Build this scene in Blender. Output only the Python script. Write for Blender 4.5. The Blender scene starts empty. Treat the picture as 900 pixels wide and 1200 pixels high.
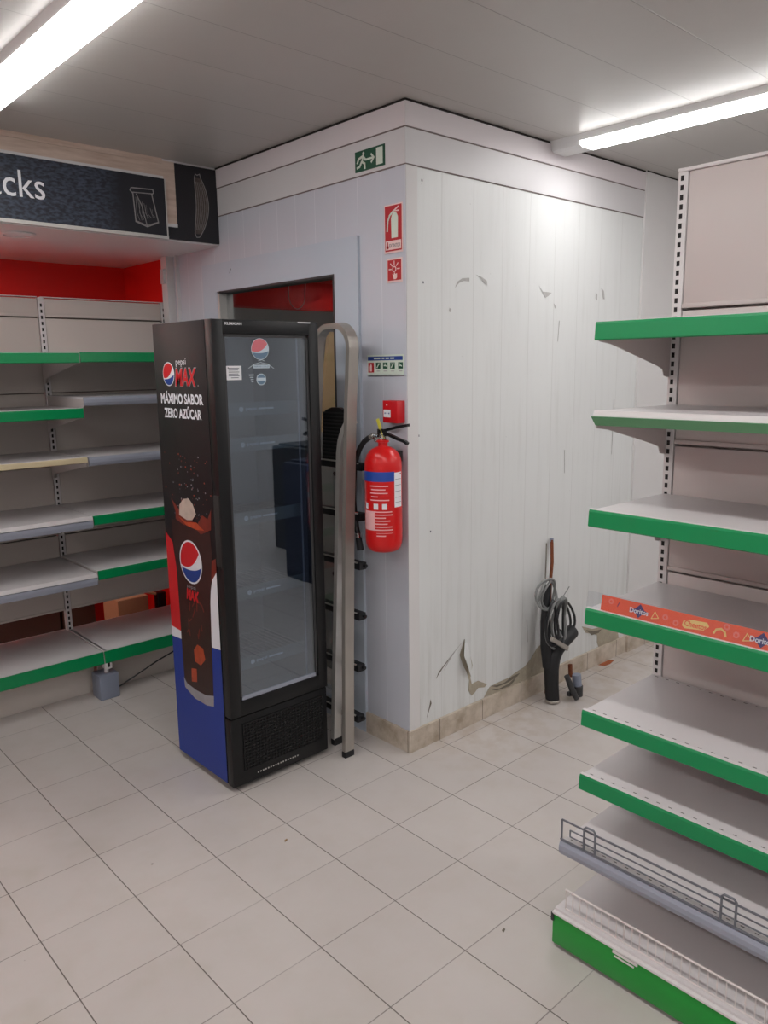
import bpy, bmesh, math, random
from mathutils import Vector, Matrix
random.seed(7)
SC = bpy.context.scene
COL = SC.collection
PI = math.pi

# ------------------------------------------------------------------ materials
def new_mat(name):
    m = bpy.data.materials.new(name); m.use_nodes = True
    return m, m.node_tree, m.node_tree.nodes['Principled BSDF']
def lin(c):
    return tuple(((x/255)/12.92 if x/255 <= .04045 else ((x/255+.055)/1.055)**2.4) for x in c) + (1,)
def mat(name, rgb, rough=.5, metal=0., var=.05, scale=6., bump=0., spec=.5, bscale=60., alpha=1., trans=0.):
    m, nt, b = new_mat(name); N = nt.nodes; L = nt.links
    c = lin(rgb)
    tc = N.new('ShaderNodeNewGeometry')
    nz = N.new('ShaderNodeTexNoise'); nz.inputs['Scale'].default_value = scale; nz.inputs['Detail'].default_value = 5
    L.new(tc.outputs['Position'], nz.inputs['Vector'])
    mx = N.new('ShaderNodeMix'); mx.data_type = 'RGBA'
    mx.inputs[6].default_value = tuple(x*(1-var) for x in c[:3]) + (1,)
    mx.inputs[7].default_value = tuple(min(1, x*(1+var)) for x in c[:3]) + (1,)
    L.new(nz.outputs['Fac'], mx.inputs[0]); L.new(mx.outputs[2], b.inputs['Base Color'])
    b.inputs['Roughness'].default_value = rough; b.inputs['Metallic'].default_value = metal
    b.inputs['Specular IOR Level'].default_value = spec
    b.inputs['Transmission Weight'].default_value = trans
    if bump:
        n2 = N.new('ShaderNodeTexNoise'); n2.inputs['Scale'].default_value = bscale
        L.new(tc.outputs['Position'], n2.inputs['Vector'])
        bp = N.new('ShaderNodeBump'); bp.inputs['Strength'].default_value = bump; bp.inputs['Distance'].default_value = .004
        L.new(n2.outputs['Fac'], bp.inputs['Height']); L.new(bp.outputs['Normal'], b.inputs['Normal'])
    return m
def emis(name, rgb, s):
    m, nt, b = new_mat(name)
    b.inputs['Base Color'].default_value = (.8, .8, .8, 1)
    b.inputs['Emission Color'].default_value = rgb + (1,); b.inputs['Emission Strength'].default_value = s
    return m

def mth(nt, op, a, b=None, c=None):
    n = nt.nodes.new('ShaderNodeMath'); n.operation = op
    for i, v in enumerate((a, b, c)):
        if v is None: continue
        if isinstance(v, (int, float)): n.inputs[i].default_value = v
        else: nt.links.new(v, n.inputs[i])
    return n.outputs[0]
def linemask(nt, coord, off, step, half):
    """1 on thin lines at off + k*step"""
    t = mth(nt, 'DIVIDE', mth(nt, 'SUBTRACT', coord, off), step)
    f = mth(nt, 'FRACT', t)
    d = mth(nt, 'MULTIPLY', mth(nt, 'MINIMUM', f, mth(nt, 'SUBTRACT', 1., f)), step)
    s = nt.nodes.new('ShaderNodeMapRange'); s.interpolation_type = 'SMOOTHSTEP'
    nt.links.new(d, s.inputs[0]); s.inputs[1].default_value = half*.5; s.inputs[2].default_value = half*1.5
    s.inputs[3].default_value = 1; s.inputs[4].default_value = 0
    return s.outputs[0]
def mixc(nt, fac, a, b):
    n = nt.nodes.new('ShaderNodeMix'); n.data_type = 'RGBA'
    for i, v in ((0, fac), (6, a), (7, b)):
        if isinstance(v, (int, float, tuple)): n.inputs[i].default_value = v
        else: nt.links.new(v, n.inputs[i])
    return n.outputs[2]
def noise(nt, vec, scale, detail=4, rough=.5):
    n = nt.nodes.new('ShaderNodeTexNoise'); n.inputs['Scale'].default_value = scale
    n.inputs['Detail'].default_value = detail; n.inputs['Roughness'].default_value = rough
    nt.links.new(vec, n.inputs['Vector']); return n.outputs['Fac']
def rng(nt, v, a, b, c=0., d=1.):
    s = nt.nodes.new('ShaderNodeMapRange'); nt.links.new(v, s.inputs[0])
    for i, x in enumerate((a, b, c, d)): s.inputs[i+1].default_value = x
    return s.outputs[0]

def floor_mat():
    m, nt, b = new_mat('floor_tiles'); g = nt.nodes.new('ShaderNodeNewGeometry')
    sp = nt.nodes.new('ShaderNodeSeparateXYZ'); nt.links.new(g.outputs['Position'], sp.inputs[0])
    P = g.outputs['Position']
    n1 = noise(nt, P, 1.3, 6); n2 = noise(nt, P, 9., 6, .6)
    base = mixc(nt, rng(nt, n1, .3, .7), lin((201, 194, 190)), lin((188, 181, 177)))
    base = mixc(nt, mth(nt, 'MULTIPLY', rng(nt, n2, .45, .75), .18), base, lin((180, 168, 154)))
    # per tile tone
    fx = mth(nt, 'FLOOR', mth(nt, 'DIVIDE', mth(nt, 'ADD', sp.outputs[0], 1.325), .3))
    fy = mth(nt, 'FLOOR', mth(nt, 'DIVIDE', mth(nt, 'ADD', sp.outputs[1], .972), .3))
    cb = nt.nodes.new('ShaderNodeCombineXYZ'); nt.links.new(fx, cb.inputs[0]); nt.links.new(fy, cb.inputs[1])
    wn = nt.nodes.new('ShaderNodeTexWhiteNoise'); nt.links.new(cb.outputs[0], wn.inputs['Vector'])
    base = mixc(nt, mth(nt, 'MULTIPLY', wn.outputs['Value'], .22), base, lin((182, 174, 170)))
    # brown worn dirt beside the white wall
    near = mth(nt, 'MULTIPLY', rng(nt, sp.outputs[1], -.55, -.0), rng(nt, n2, .42, .62, .0, .4))
    near = mth(nt, 'MULTIPLY', near, rng(nt, sp.outputs[0], -.1, .4))
    base = mixc(nt, near, base, lin((160, 138, 112)))
    # olive smudges on the near tiles
    n3 = noise(nt, P, 2.7, 3)
    sm = mth(nt, 'MULTIPLY', rng(nt, n3, .55, .75), rng(nt, sp.outputs[0], -.9, -1.4))
    base = mixc(nt, mth(nt, 'MULTIPLY', sm, .35), base, lin((150, 146, 118)))
    # specks
    vr = nt.nodes.new('ShaderNodeTexVoronoi'); vr.inputs['Scale'].default_value = 5.; nt.links.new(P, vr.inputs['Vector'])
    base = mixc(nt, rng(nt, vr.outputs['Distance'], .018, .026, .75, 0.), base, lin((70, 55, 45)))
    lx = linemask(nt, sp.outputs[0], -1.325, .3, .0016); ly = linemask(nt, sp.outputs[1], -.972, .3, .0016)
    lyf = mth(nt, 'MULTIPLY', ly, rng(nt, n1, .35, .65, .25, .85))
    gm = mth(nt, 'MAXIMUM', mth(nt, 'MULTIPLY', lx, .9), lyf)
    base = mixc(nt, gm, base, lin((72, 62, 54)))
    nt.links.new(base, b.inputs['Base Color'])
    nt.links.new(rng(nt, n2, .3, .7, .30, .48), b.inputs['Roughness'])
    bp = nt.nodes.new('ShaderNodeBump'); bp.inputs['Strength'].default_value = .35; bp.inputs['Distance'].default_value = .002
    nt.links.new(mth(nt, 'SUBTRACT', mth(nt, 'MULTIPLY', n2, .15), mth(nt, 'MAXIMUM', lx, ly)), bp.inputs['Height'])
    nt.links.new(bp.outputs['Normal'], b.inputs['Normal'])
    return m
def panel_mat(name, rgb, axis, off, step, half=.0015, dark=(150, 148, 150), amt=.5, rough=.4, streak=.0, streakc=(150, 148, 138)):
    """PVC cladding with fine joints; optional vertical grime"""
    m, nt, b = new_mat(name); g = nt.nodes.new('ShaderNodeNewGeometry')
    sp = nt.nodes.new('ShaderNodeSeparateXYZ'); nt.links.new(g.outputs['Position'], sp.inputs[0])
    P = g.outputs['Position']
    n1 = noise(nt, P, 2., 5)
    base = mixc(nt, n1, lin(rgb), lin(tuple(x*.955 for x in rgb)))
    if streak:
        mp = nt.nodes.new('ShaderNodeMapping'); mp.inputs['Scale'].default_value = (26, 26, 1.6)
        nt.links.new(P, mp.inputs['Vector'])
        n2 = noise(nt, mp.outputs[0], 1., 6, .65)
        f = mth(nt, 'MULTIPLY', rng(nt, n2, .5, .8), mth(nt, 'MULTIPLY', rng(nt, n1, .35, .65, .3, 1.), streak))
        base = mixc(nt, f, base, lin(streakc))
        n3 = noise(nt, P, 38., 3)
        low = rng(nt, sp.outputs[2], .75, .08)
        g2 = mth(nt, 'MULTIPLY', mth(nt, 'MULTIPLY', rng(nt, n2, .42, .75), low), streak*1.3)
        base = mixc(nt, g2, base, lin((150, 146, 136)))
        base = mixc(nt, mth(nt, 'MULTIPLY', rng(nt, n3, .74, .80), .55), base, lin((96, 92, 88)))
    lm = linemask(nt, sp.outputs[axis], off, step, half)
    base = mixc(nt, mth(nt, 'MULTIPLY', lm, amt), base, lin(dark))
    nt.links.new(base, b.inputs['Base Color']); b.inputs['Roughness'].default_value = rough
    bp = nt.nodes.new('ShaderNodeBump'); bp.inputs['Strength'].default_value = .4; bp.inputs['Distance'].default_value = .003
    n4 = noise(nt, P, 5., 2)
    nt.links.new(mth(nt, 'SUBTRACT', mth(nt, 'MULTIPLY', n4, 1.2), lm), bp.inputs['Height'])
    nt.links.new(bp.outputs['Normal'], b.inputs['Normal'])
    return m
def skirt_mat(axis, off):
    m, nt, b = new_mat('skirting_tile'); g = nt.nodes.new('ShaderNodeNewGeometry')
    sp = nt.nodes.new('ShaderNodeSeparateXYZ'); nt.links.new(g.outputs['Position'], sp.inputs[0])
    n2 = noise(nt, g.outputs['Position'], 10., 6, .65)
    base = mixc(nt, rng(nt, n2, .4, .7), lin((200, 188, 174)), lin((158, 143, 124)))
    lm = linemask(nt, sp.outputs[axis], off, .3, .002)
    base = mixc(nt, mth(nt, 'MULTIPLY', lm, .85), base, lin((70, 58, 46)))
    nt.links.new(base, b.inputs['Base Color']); b.inputs['Roughness'].default_value = .4
    return m
def glass_mat(name, tint, refl, ior=1.5):
    m = bpy.data.materials.new(name); m.use_nodes = True; nt = m.node_tree; nt.nodes.clear()
    o = nt.nodes.new('ShaderNodeOutputMaterial'); t = nt.nodes.new('ShaderNodeBsdfTransparent'); g = nt.nodes.new('ShaderNodeBsdfGlossy')
    t.inputs[0].default_value = tint + (1,); g.inputs['Roughness'].default_value = .015; g.inputs[0].default_value = (.86, .93, 1, 1)
    fr = nt.nodes.new('ShaderNodeLayerWeight'); fr.inputs[0].default_value = .5
    f5 = mth(nt, 'ADD', mth(nt, 'MULTIPLY', mth(nt, 'POWER', fr.outputs['Facing'], 5.), .9), .03)
    mx = nt.nodes.new('ShaderNodeMixShader')
    nt.links.new(mth(nt, 'ADD', f5, refl), mx.inputs[0]); nt.links.new(t.outputs[0], mx.inputs[1]); nt.links.new(g.outputs[0], mx.inputs[2])
    nt.links.new(mx.outputs[0], o.inputs[0])
    return m
def leather_mat():
    m, nt, b = new_mat('dark_leather_print'); g = nt.nodes.new('ShaderNodeNewGeometry')
    mp = nt.nodes.new('ShaderNodeMapping'); mp.inputs['Rotation'].default_value = (0, .5, 0); mp.inputs['Scale'].default_value = (42, 42, 95)
    nt.links.new(g.outputs['Position'], mp.inputs['Vector'])
    nn = noise(nt, mp.outputs[0], 1., 3, .5)
    c = mixc(nt, rng(nt, nn, .40, .64), lin((30, 33, 44)), lin((62, 70, 86)))
    sp = nt.nodes.new('ShaderNodeSeparateXYZ'); nt.links.new(g.outputs['Position'], sp.inputs[0])
    c = mixc(nt, rng(nt, sp.outputs[0], -.62, -.52), c, lin((28, 29, 37)))
    nt.links.new(c, b.inputs['Base Color']); b.inputs['Roughness'].default_value = .55
    return m
def wood_mat(name, a, c, scale=3.):
    m, nt, b = new_mat(name); g = nt.nodes.new('ShaderNodeNewGeometry')
    mp = nt.nodes.new('ShaderNodeMapping'); mp.inputs['Scale'].default_value = (1.5, 14, 14); nt.links.new(g.outputs['Position'], mp.inputs['Vector'])
    n = noise(nt, mp.outputs[0], scale, 6, .6)
    nt.links.new(mixc(nt, rng(nt, n, .35, .7), lin(a), lin(c)), b.inputs['Base Color']); b.inputs['Roughness'].default_value = .6
    return m

M = dict(
    floor=floor_mat(),
    ceiling=panel_mat('ceiling_panels', (188, 184, 180), 1, -.10, .30, .0018, (120, 116, 112), .55, .38),
    wallA=panel_mat('pvc_cladding_grey_white', (196, 199, 209), 1, .0, .145, .0012, (228, 230, 236), .55, .38),
    wallB=panel_mat('pvc_cladding_stained', (222, 224, 224), 0, .205, .1965, .0014, (188, 188, 186), .5, .42, .22),
    plaster=mat('white_plaster', (214, 212, 212), .6, var=.03, bump=.15, bscale=20),
    trimgrey=mat('grey_white_trim', (205, 203, 205), .45, var=.03, bump=.1, bscale=8),
    trimpink=mat('upper_trim', (214, 207, 210), .5, var=.03),
    framegrey=mat('blue_grey_board', (184, 193, 205), .45, var=.05, scale=3, bump=.1, bscale=12),
    red=mat('red_paint', (222, 24, 16), .5, var=.08, scale=2),
    beigewall=mat('dull_grey_wall', (188, 185, 178), .6),
    brown=mat('shaded_wall_brown', (94, 60, 50), .6, var=.15),
    brownd=mat('grey_brown_rear_sheet', (120, 108, 100), .7), gap=mat('dark_gap', (34, 28, 26), .9),
    joint=mat('dirty_joint', (118, 106, 104), .8, var=.3, scale=30),
    skirtA=skirt_mat(1, .0), skirtB=skirt_mat(0, -.12),
    white=mat('white_enamel', (220, 216, 216), .35, var=.02, spec=.5),
    shelfw=mat('white_shelf_steel', (208, 203, 204), .32, var=.04, scale=3),
    panel=mat('taupe_white_panel', (205, 196, 193), .42, var=.03, scale=2),
    panelL=mat('cream_grey_panel', (206, 197, 190), .45, var=.04, scale=2),
    green=mat('green_plastic', (0, 134, 78), .3, var=.06, scale=5),
    greenlight=mat('faded_green_plastic', (96, 158, 112), .35, var=.08),
    greenb=mat('bright_green_plastic', (20, 148, 52), .32, var=.06),
    greycl=mat('grey_plastic_strip', (150, 154, 168), .3, var=.05),
    cream=mat('yellowed_plastic_strip', (200, 184, 150), .4, var=.1),
    slot=mat('black_slot', (28, 24, 24), .8), hole=mat('small_hole', (92, 86, 84), .8),
    black=mat('black_plastic', (10, 11, 14), .42, var=.1, spec=.4),
    blacksat=mat('black_satin_print', (17, 17, 20), .5, var=.08, spec=.35),
    blackrub=mat('black_rubber', (20, 21, 25), .5, var=.2),
    darkgrey=mat('dark_grey_plastic', (52, 52, 54), .5),
    blue=mat('cola_blue', (14, 52, 146), .45, var=.1, scale=3),
    logored=mat('logo_red', (200, 22, 32), .4), logoblue=mat('logo_blue', (20, 62, 140), .4), logowhite=mat('logo_white', (225, 228, 235), .4),
    decalwhite=mat('pale_print', (190, 205, 215), .5), decalpink=mat('faded_pink_print', (205, 110, 120), .5), decalgrey=mat('grey_print', (96, 122, 145), .5),
    cola=mat('cola_print', (46, 20, 16), .4, var=.6, scale=14), ice=mat('ice_print', (186, 170, 158), .4, var=.3, scale=30),
    orange=mat('orange_print', (170, 66, 32), .4, var=.5, scale=40), orangedk=mat('rust_print', (112, 36, 22), .4, var=.5, scale=30),
    silver=mat('silver_print', (150, 150, 156), .4, var=.3, scale=20),
    alu=mat('brushed_aluminium', (205, 202, 198), .32, .45, var=.08, scale=20),
    aludull=mat('dull_aluminium', (168, 162, 155), .36, .55, var=.12, scale=10),
    chrome=mat('chrome', (200, 198, 195), .15, 1.),
    wire=mat('grey_wire', (120, 122, 130), .35, .5), wirew=mat('white_wire', (222, 214, 212), .4),
    extred=mat('extinguisher_red', (206, 18, 20), .28, var=.04), extblue=mat('label_blue', (36, 72, 160), .35), ptext=mat('pale_red_print', (232, 176, 178), .5),
    paper=mat('white_paper', (226, 226, 230), .6), ink=mat('grey_ink', (96, 98, 108), .7), yellow=mat('yellow_tag', (206, 196, 70), .5),
    signgreen=mat('sign_green', (12, 74, 50), .45), signwhite=mat('sign_pale', (206, 216, 204), .5), signred=mat('sign_red', (176, 24, 34), .45),
    signpink=mat('sign_pale_pink', (228, 200, 196), .5), signblue=mat('sign_blue', (28, 62, 140), .45), alarm=mat('alarm_red', (200, 14, 26), .35),
    alarmd=mat('alarm_side_red', (190, 12, 24), .4),
    leather=leather_mat(), sausage=mat('sausage_print', (84, 74, 70), .6, var=.6, scale=60), charcoal=mat('charcoal_print', (30, 29, 34), .55, var=.1), chalk=mat('chalk_line', (150, 146, 146), .7, var=.3, scale=60),
    wood=wood_mat('bare_wood_strip', (216, 196, 182), (190, 166, 150)), boardpale=mat('pale_wood', (244, 206, 156), .5, var=.06, scale=12),
    boardtan=mat('tan_wood', (156, 128, 90), .5, var=.12, scale=14), card=mat('cardboard', (190, 130, 96), .7, var=.08),
    cardtop=mat('cardboard_top', (196, 150, 116), .7), fgrey=mat('blue_grey_steel', (138, 146, 164), .35, .3), metalw=mat('grey_cabinet', (140, 140, 136), .5),
    fridgein=mat('fridge_liner', (92, 99, 108), .4), rust=mat('rust', (122, 66, 40), .8, .2, var=.5, scale=50), ruststain=mat('rust_stain', (150, 76, 34), .6, var=.4, scale=60),
    grime=mat('bare_wall_under_cladding', (166, 157, 140), .85, var=.22, scale=22, bump=.8), grimedk=mat('dark_tear', (112, 105, 94), .9, var=.3, scale=40),
    smudge=mat('grey_smudge', (176, 175, 173), .7, var=.2, scale=50), cable=mat('grey_cable', (128, 130, 130), .4), cablek=mat('black_cable', (32, 34, 38), .4),
    ad=mat('orange_red_print', (236, 92, 56), .35, var=.16, scale=5), adpink=mat('coral_print', (236, 128, 116), .4), adyel=mat('yellow_print', (240, 208, 130), .4),
    adblue=mat('navy_print', (60, 46, 108), .4), navy=mat('navy_fabric', (14, 22, 52), .7), strip=mat('translucent_label_strip', (112, 122, 126), .4),
    glass=glass_mat('fridge_door_glass', (.66, .72, .78), .13), glassw=glass_mat('window_glass', (.84, .84, .84), .0), clear=glass_mat('clear_plastic_sleeve', (.95, .96, .97), .015),
    spot=emis('lit_lens', (1., .93, .85), 420.), tube=emis('lit_diffuser', (1., .985, .97), 30.), tubedim=emis('dim_lit_diffuser', (1., .97, .93), 13.), lampw=mat('lamp_housing_white', (225, 225, 225), .4),
)

# ------------------------------------------------------------------ mesh builder
class MB:
    def __init__(s): s.v = []; s.f = []; s.m = []; s.mats = []; s.sm = []
    def mi(s, k):
        m = M[k]
        if m not in s.mats: s.mats.append(m)
        return s.mats.index(m)
    def add(s, vs, fs, k, smooth=False):
        b = len(s.v); s.v += [Vector(v) for v in vs]; i = s.mi(k)
        for f in fs: s.f.append([b+j for j in f]); s.m.append(i); s.sm.append(smooth)
        return s
    def box(s, x0, x1, y0, y1, z0, z1, k, bev=0.):
        x0, x1 = sorted((x0, x1)); y0, y1 = sorted((y0, y1)); z0, z1 = sorted((z0, z1))
        if bev:
            b = bmesh.new(); bmesh.ops.create_cube(b, size=1)
            for v in b.verts: v.co = Vector(((x0+x1)/2+v.co.x*(x1-x0), (y0+y1)/2+v.co.y*(y1-y0), (z0+z1)/2+v.co.z*(z1-z0)))
            bmesh.ops.bevel(b, geom=b.edges[:], offset=bev, segments=2, affect='EDGES', profile=.5)
            b.verts.index_update()
            s.add([v.co.copy() for v in b.verts], [[v.index for v in f.verts] for f in b.faces], k, True); b.free(); return s
        v = [(x, y, z) for x in (x0, x1) for y in (y0, y1) for z in (z0, z1)]
        return s.add(v, [(0, 1, 3, 2), (4, 6, 7, 5), (0, 4, 5, 1), (2, 3, 7, 6), (0, 2, 6, 4), (1, 5, 7, 3)], k)
    def prism(s, pts, dv, k):
        """closed 3-D polygon pts extruded by vector dv"""
        n = len(pts); dv = Vector(dv); a = [Vector(p) for p in pts]
        nr = Vector((0, 0, 0))
        for i in range(n): nr += a[i].cross(a[(i+1) % n])
        fs = [list(range(n)), [n+i for i in reversed(range(n))]] + [(i, n+i, n+(i+1) % n, (i+1) % n) for i in range(n)]
        if nr.dot(dv) > 0: fs = [list(reversed(f)) for f in fs]
        return s.add(a+[p+dv for p in a], fs, k)
    def sweep(s, path, prof, k, up=None, closed=False, smooth=True, caps=True):
        """profile (list of 2-D) swept along path; up = fixed width axis or None"""
        P = [Vector(p) for p in path]; n = len(P); m = len(prof); vs = []
        last = None
        for i in range(n):
            if closed: t = (P[(i+1) % n]-P[i-1]).normalized()
            else: t = (P[min(i+1, n-1)]-P[max(i-1, 0)]).normalized()
            if up is not None: a = (Vector(up)-t*Vector(up).dot(t)).normalized()
            elif last is None:
                a = t.orthogonal().normalized()
            else: a = (last-t*last.dot(t)).normalized()
            last = a; c = t.cross(a)
            for (p, q) in prof: vs.append(P[i]+a*p+c*q)
        fs = []
        for i in range(n if closed else n-1):
            j = (i+1) % n
            for q in range(m):
                r = (q+1) % m; fs.append((i*m+q, i*m+r, j*m+r, j*m+q))
        if not closed and caps: fs.append(list(reversed(range(m)))); fs.append([(n-1)*m+q for q in range(m)])
        return s.add(vs, fs, k, smooth)
    def tube(s, path, r, k, seg=10, closed=False):
        if isinstance(r, (int, float)):
            return s.sweep(path, [(r*math.cos(2*PI*i/seg), r*math.sin(2*PI*i/seg)) for i in range(seg)], k, None, closed)
        P = [Vector(p) for p in path]; vs = []; last = None; n = len(P)
        for i in range(n):
            t = (P[min(i+1, n-1)]-P[max(i-1, 0)]).normalized()
            a = t.orthogonal().normalized() if last is None else (last-t*last.dot(t)).normalized()
            last = a; c = t.cross(a)
            for q in range(seg): vs.append(P[i]+(a*math.cos(2*PI*q/seg)+c*math.sin(2*PI*q/seg))*r[i])
        fs = [(i*seg+q, i*seg+(q+1) % seg, (i+1)*seg+(q+1) % seg, (i+1)*seg+q) for i in range(n-1) for q in range(seg)]
        fs += [list(reversed(range(seg))), [(n-1)*seg+q for q in range(seg)]]
        return s.add(vs, fs, k, True)
    def cyl(s, a, b, r, k, seg=20, r2=None): return s.tube([a, b], [r, r if r2 is None else r2], k, seg)
    def lathe(s, cx, cy, prof, k, seg=36):
        vs = [(cx+r*math.cos(2*PI*q/seg), cy+r*math.sin(2*PI*q/seg), z) for r, z in prof for q in range(seg)]
        fs = [(i*seg+q, i*seg+(q+1) % seg, (i+1)*seg+(q+1) % seg, (i+1)*seg+q) for i in range(len(prof)-1) for q in range(seg)]
        fs += [list(reversed(range(seg))), [(len(prof)-1)*seg+q for q in range(seg)]]
        return s.add(vs, fs, k, True)
    def mesh(s, name, org):
        me = bpy.data.meshes.new(name); me.from_pydata([tuple(v-org) for v in s.v], [], s.f)
        for m in s.mats: me.materials.append(m)
        for p, i, sm in zip(me.polygons, s.m, s.sm): p.material_index = i; p.use_smooth = sm
        me.update()
        b = bmesh.new(); b.from_mesh(me); bmesh.ops.recalc_face_normals(b, faces=b.faces[:]); b.to_mesh(me); b.free()
        return me
    def build(s, name, parent=None, org=(0, 0, 0)):
        org = Vector(org)
        if parent is not None:
            w = Vector((0, 0, 0)); q = parent
            while q: w += q.location; q = q.parent
            me = s.mesh(name, w); o = bpy.data.objects.new(name, me); o.parent = parent
        else:
            me = s.mesh(name, org); o = bpy.data.objects.new(name, me); o.location = org
        if any(s.sm):
            try: me.set_sharp_from_angle(angle=math.radians(38))
            except Exception: pass
        COL.objects.link(o); return o
def tag(o, label, cat=None, group=None):
    o['label'] = label
    if cat: o['category'] = cat
    if group: o['group'] = group
    return o
def thing(name, label, cat, loc=(0, 0, 0), group=None):
    o = bpy.data.objects.new(name, None); o.location = loc; o.empty_display_size = .1; COL.objects.link(o)
    return tag(o, label, cat, group)
def struct(name, mb, label=None):
    o = mb.build(name); o['kind'] = 'structure'
    if label: o['label'] = label
    return o

class Face:
    """a flat surface to put print on: u to the right, v up, n towards the viewer"""
    def __init__(s, o, u, v, n): s.o, s.u, s.v, s.n = map(Vector, (o, u, v, n))
    def p(s, a, b, h=0): return s.o+s.u*a+s.v*b+s.n*h
    def poly(s, mb, pts, h, k, t=.0004): mb.prism([s.p(a, b, h) for a, b in pts], s.n*t, k)
    def rect(s, mb, a0, a1, b0, b1, h, k, t=.0004): s.poly(mb, [(a0, b0), (a1, b0), (a1, b1), (a0, b1)], h, k, t)
    def disc(s, mb, a, b, r, h, k, t=.0004, n=28, ry=None): s.poly(mb, [(a+r*math.cos(2*PI*i/n), b+(ry or r)*math.sin(2*PI*i/n)) for i in range(n)], h, k, t)
    def line(s, mb, pts, w, h, k, t=.0004):
        for (a0, b0), (a1, b1) in zip(pts, pts[1:]):
            d = Vector((a1-a0, b1-b0)); L = d.length
            if L < 1e-6: continue
            q = Vector((-d.y, d.x))/L*w/2; e = d/L*w*.3
            s.poly(mb, [(a0-e.x+q.x, b0-e.y+q.y), (a0-e.x-q.x, b0-e.y-q.y), (a1+e.x-q.x, b1+e.y-q.y), (a1+e.x+q.x, b1+e.y+q.y)], h, k, t)
    def text(s, mb, txt, a0, a1, b0, b1, h, k, bold=0., shear=0., t=.0004, rise=0.):
        """letters stretched to the rectangle; rise = slope of the base line"""
        cu = bpy.data.curves.new('letters', 'FONT'); cu.body = txt; cu.offset = bold; cu.shear = shear; cu.resolution_u = 3
        ob = bpy.data.objects.new('letters', cu); COL.objects.link(ob)
        dg = bpy.context.evaluated_depsgraph_get(); me = bpy.data.meshes.new_from_object(ob.evaluated_get(dg))
        bpy.data.objects.remove(ob); bpy.data.curves.remove(cu)
        if not me.vertices: return
        xs = [v.co.x for v in me.vertices]; ys = [v.co.y for v in me.vertices]
        x0, x1, y0, y1 = min(xs), max(xs), min(ys), max(ys)
        vs = []
        for v in me.vertices:
            a = a0+(v.co.x-x0)/(x1-x0)*(a1-a0); b = b0+(v.co.y-y0)/(y1-y0)*(b1-b0)+rise*(a-a0)
            vs.append(s.p(a, b, h+t))
        mb.add(vs, [list(p.vertices) for p in me.polygons], k); bpy.data.meshes.remove(me)
def globe(F, mb, a, b, r, h, kr='logored', kw='logowhite', kb='logoblue', rim=1.09, tilt=0.):
    """round tri-colour emblem: red top, white wave, blue bottom"""
    F.disc(mb, a, b, r*rim, h, kw)
    def rot(x, y): return (a+x*math.cos(tilt)-y*math.sin(tilt), b+x*math.sin(tilt)+y*math.cos(tilt))
    n = 24
    def wave(x, o, amp): return o+amp*math.sin((x/r)*2.2)
    up = []; lo = []
    # red: arc from left-bottom over top to right, closed by a curve
    A0, A1 = math.radians(200), math.radians(38)
    arc = [(r*math.cos(A0+(A1-A0)*i/n), r*math.sin(A0+(A1-A0)*i/n)) for i in range(n+1)]
    p0, p1 = arc[-1], arc[0]
    cur = [((1-t)**2*p0[0]+2*t*(1-t)*(r*.10)+t*t*p1[0], (1-t)**2*p0[1]+2*t*(1-t)*(-r*.55)+t*t*p1[1]) for t in [i/10 for i in range(1, 10)]]
    F.poly(mb, [rot(*q) for q in arc+cur], h+.0005, kr)
    A0, A1 = math.radians(208), math.radians(358)
    arc = [(r*math.cos(A0+(A1-A0)*i/n), r*math.sin(A0+(A1-A0)*i/n)) for i in range(n+1)]
    p0, p1 = arc[-1], arc[0]
    cur = [((1-t)**2*p0[0]+2*t*(1-t)*(r*.35)+t*t*p1[0], (1-t)**2*p0[1]+2*t*(1-t)*(-r*.50)+t*t*p1[1]) for t in [i/10 for i in range(1, 10)]]
    F.poly(mb, [rot(*q) for q in arc+cur], h+.0005, kb)

WA = Face((0, 0, 0), (0, -1, 0), (0, 0, 1), (-1, 0, 0))      # partition wall, u = -y
WB = Face((0, 0, 0), (1, 0, 0), (0, 0, 1), (0, -1, 0))       # white wall, u = x
H = 2.70
RX0, RX1, RY0, RY1 = -4.6, 3.4, -5.6, 2.55

# ------------------------------------------------------------------ the room
struct('floor', MB().box(RX0-.1, RX1+.1, RY0-.1, RY1+.1, -.1, 0, 'floor'))
struct('ceiling', MB().box(RX0-.1, RX1+.1, RY0-.1, RY1+.1, H, H+.1, 'ceiling'))
b = MB().box(RX0, -.0, RY1, RY1+.1, 0, H, 'red').box(0, RX1, RY1, RY1+.1, 2.11, H, 'red').box(0, RX1, RY1, RY1+.1, 0, 2.11, 'beigewall')
struct('wall_back', b)
struct('wall_front', MB().box(RX0, RX1, RY0-.1, RY0, 0, H, 'plaster'))
struct('wall_west', MB().box(RX0-.1, RX0, RY0, RY1, 0, H, 'plaster'))
struct('wall_east', MB().box(RX1, RX1+.1, RY0, RY1, 0, H, 'plaster'))
# partition wall with a glazed opening y .44 - 1.42, z .10 - 2.09
OY0, OY1, OZ0, OZ1 = .44, 1.42, .10, 2.09
b = MB().box(0, .07, 0, OY0, 0, H, 'wallA').box(0, .07, OY1, 2.03, 0, H, 'wallA').box(0, .07, OY0, OY1, OZ1, H, 'wallA').box(0, .07, OY0, OY1, 0, OZ0, 'wallA')
struct('wall_left', b)
struct('wall_left_end', MB().box(.0, .07, 2.03, RY1, 0, H, 'red'))
struct('wall_right', MB().box(.07, 1.785, .0, .07, 0, H, 'wallB').box(0, .07, -.002, 0, 0, 2.46, 'wallB'))
struct('wall_right_end', MB().box(1.785, RX1, -.012, .07, 0, H, 'plaster'))
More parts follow.
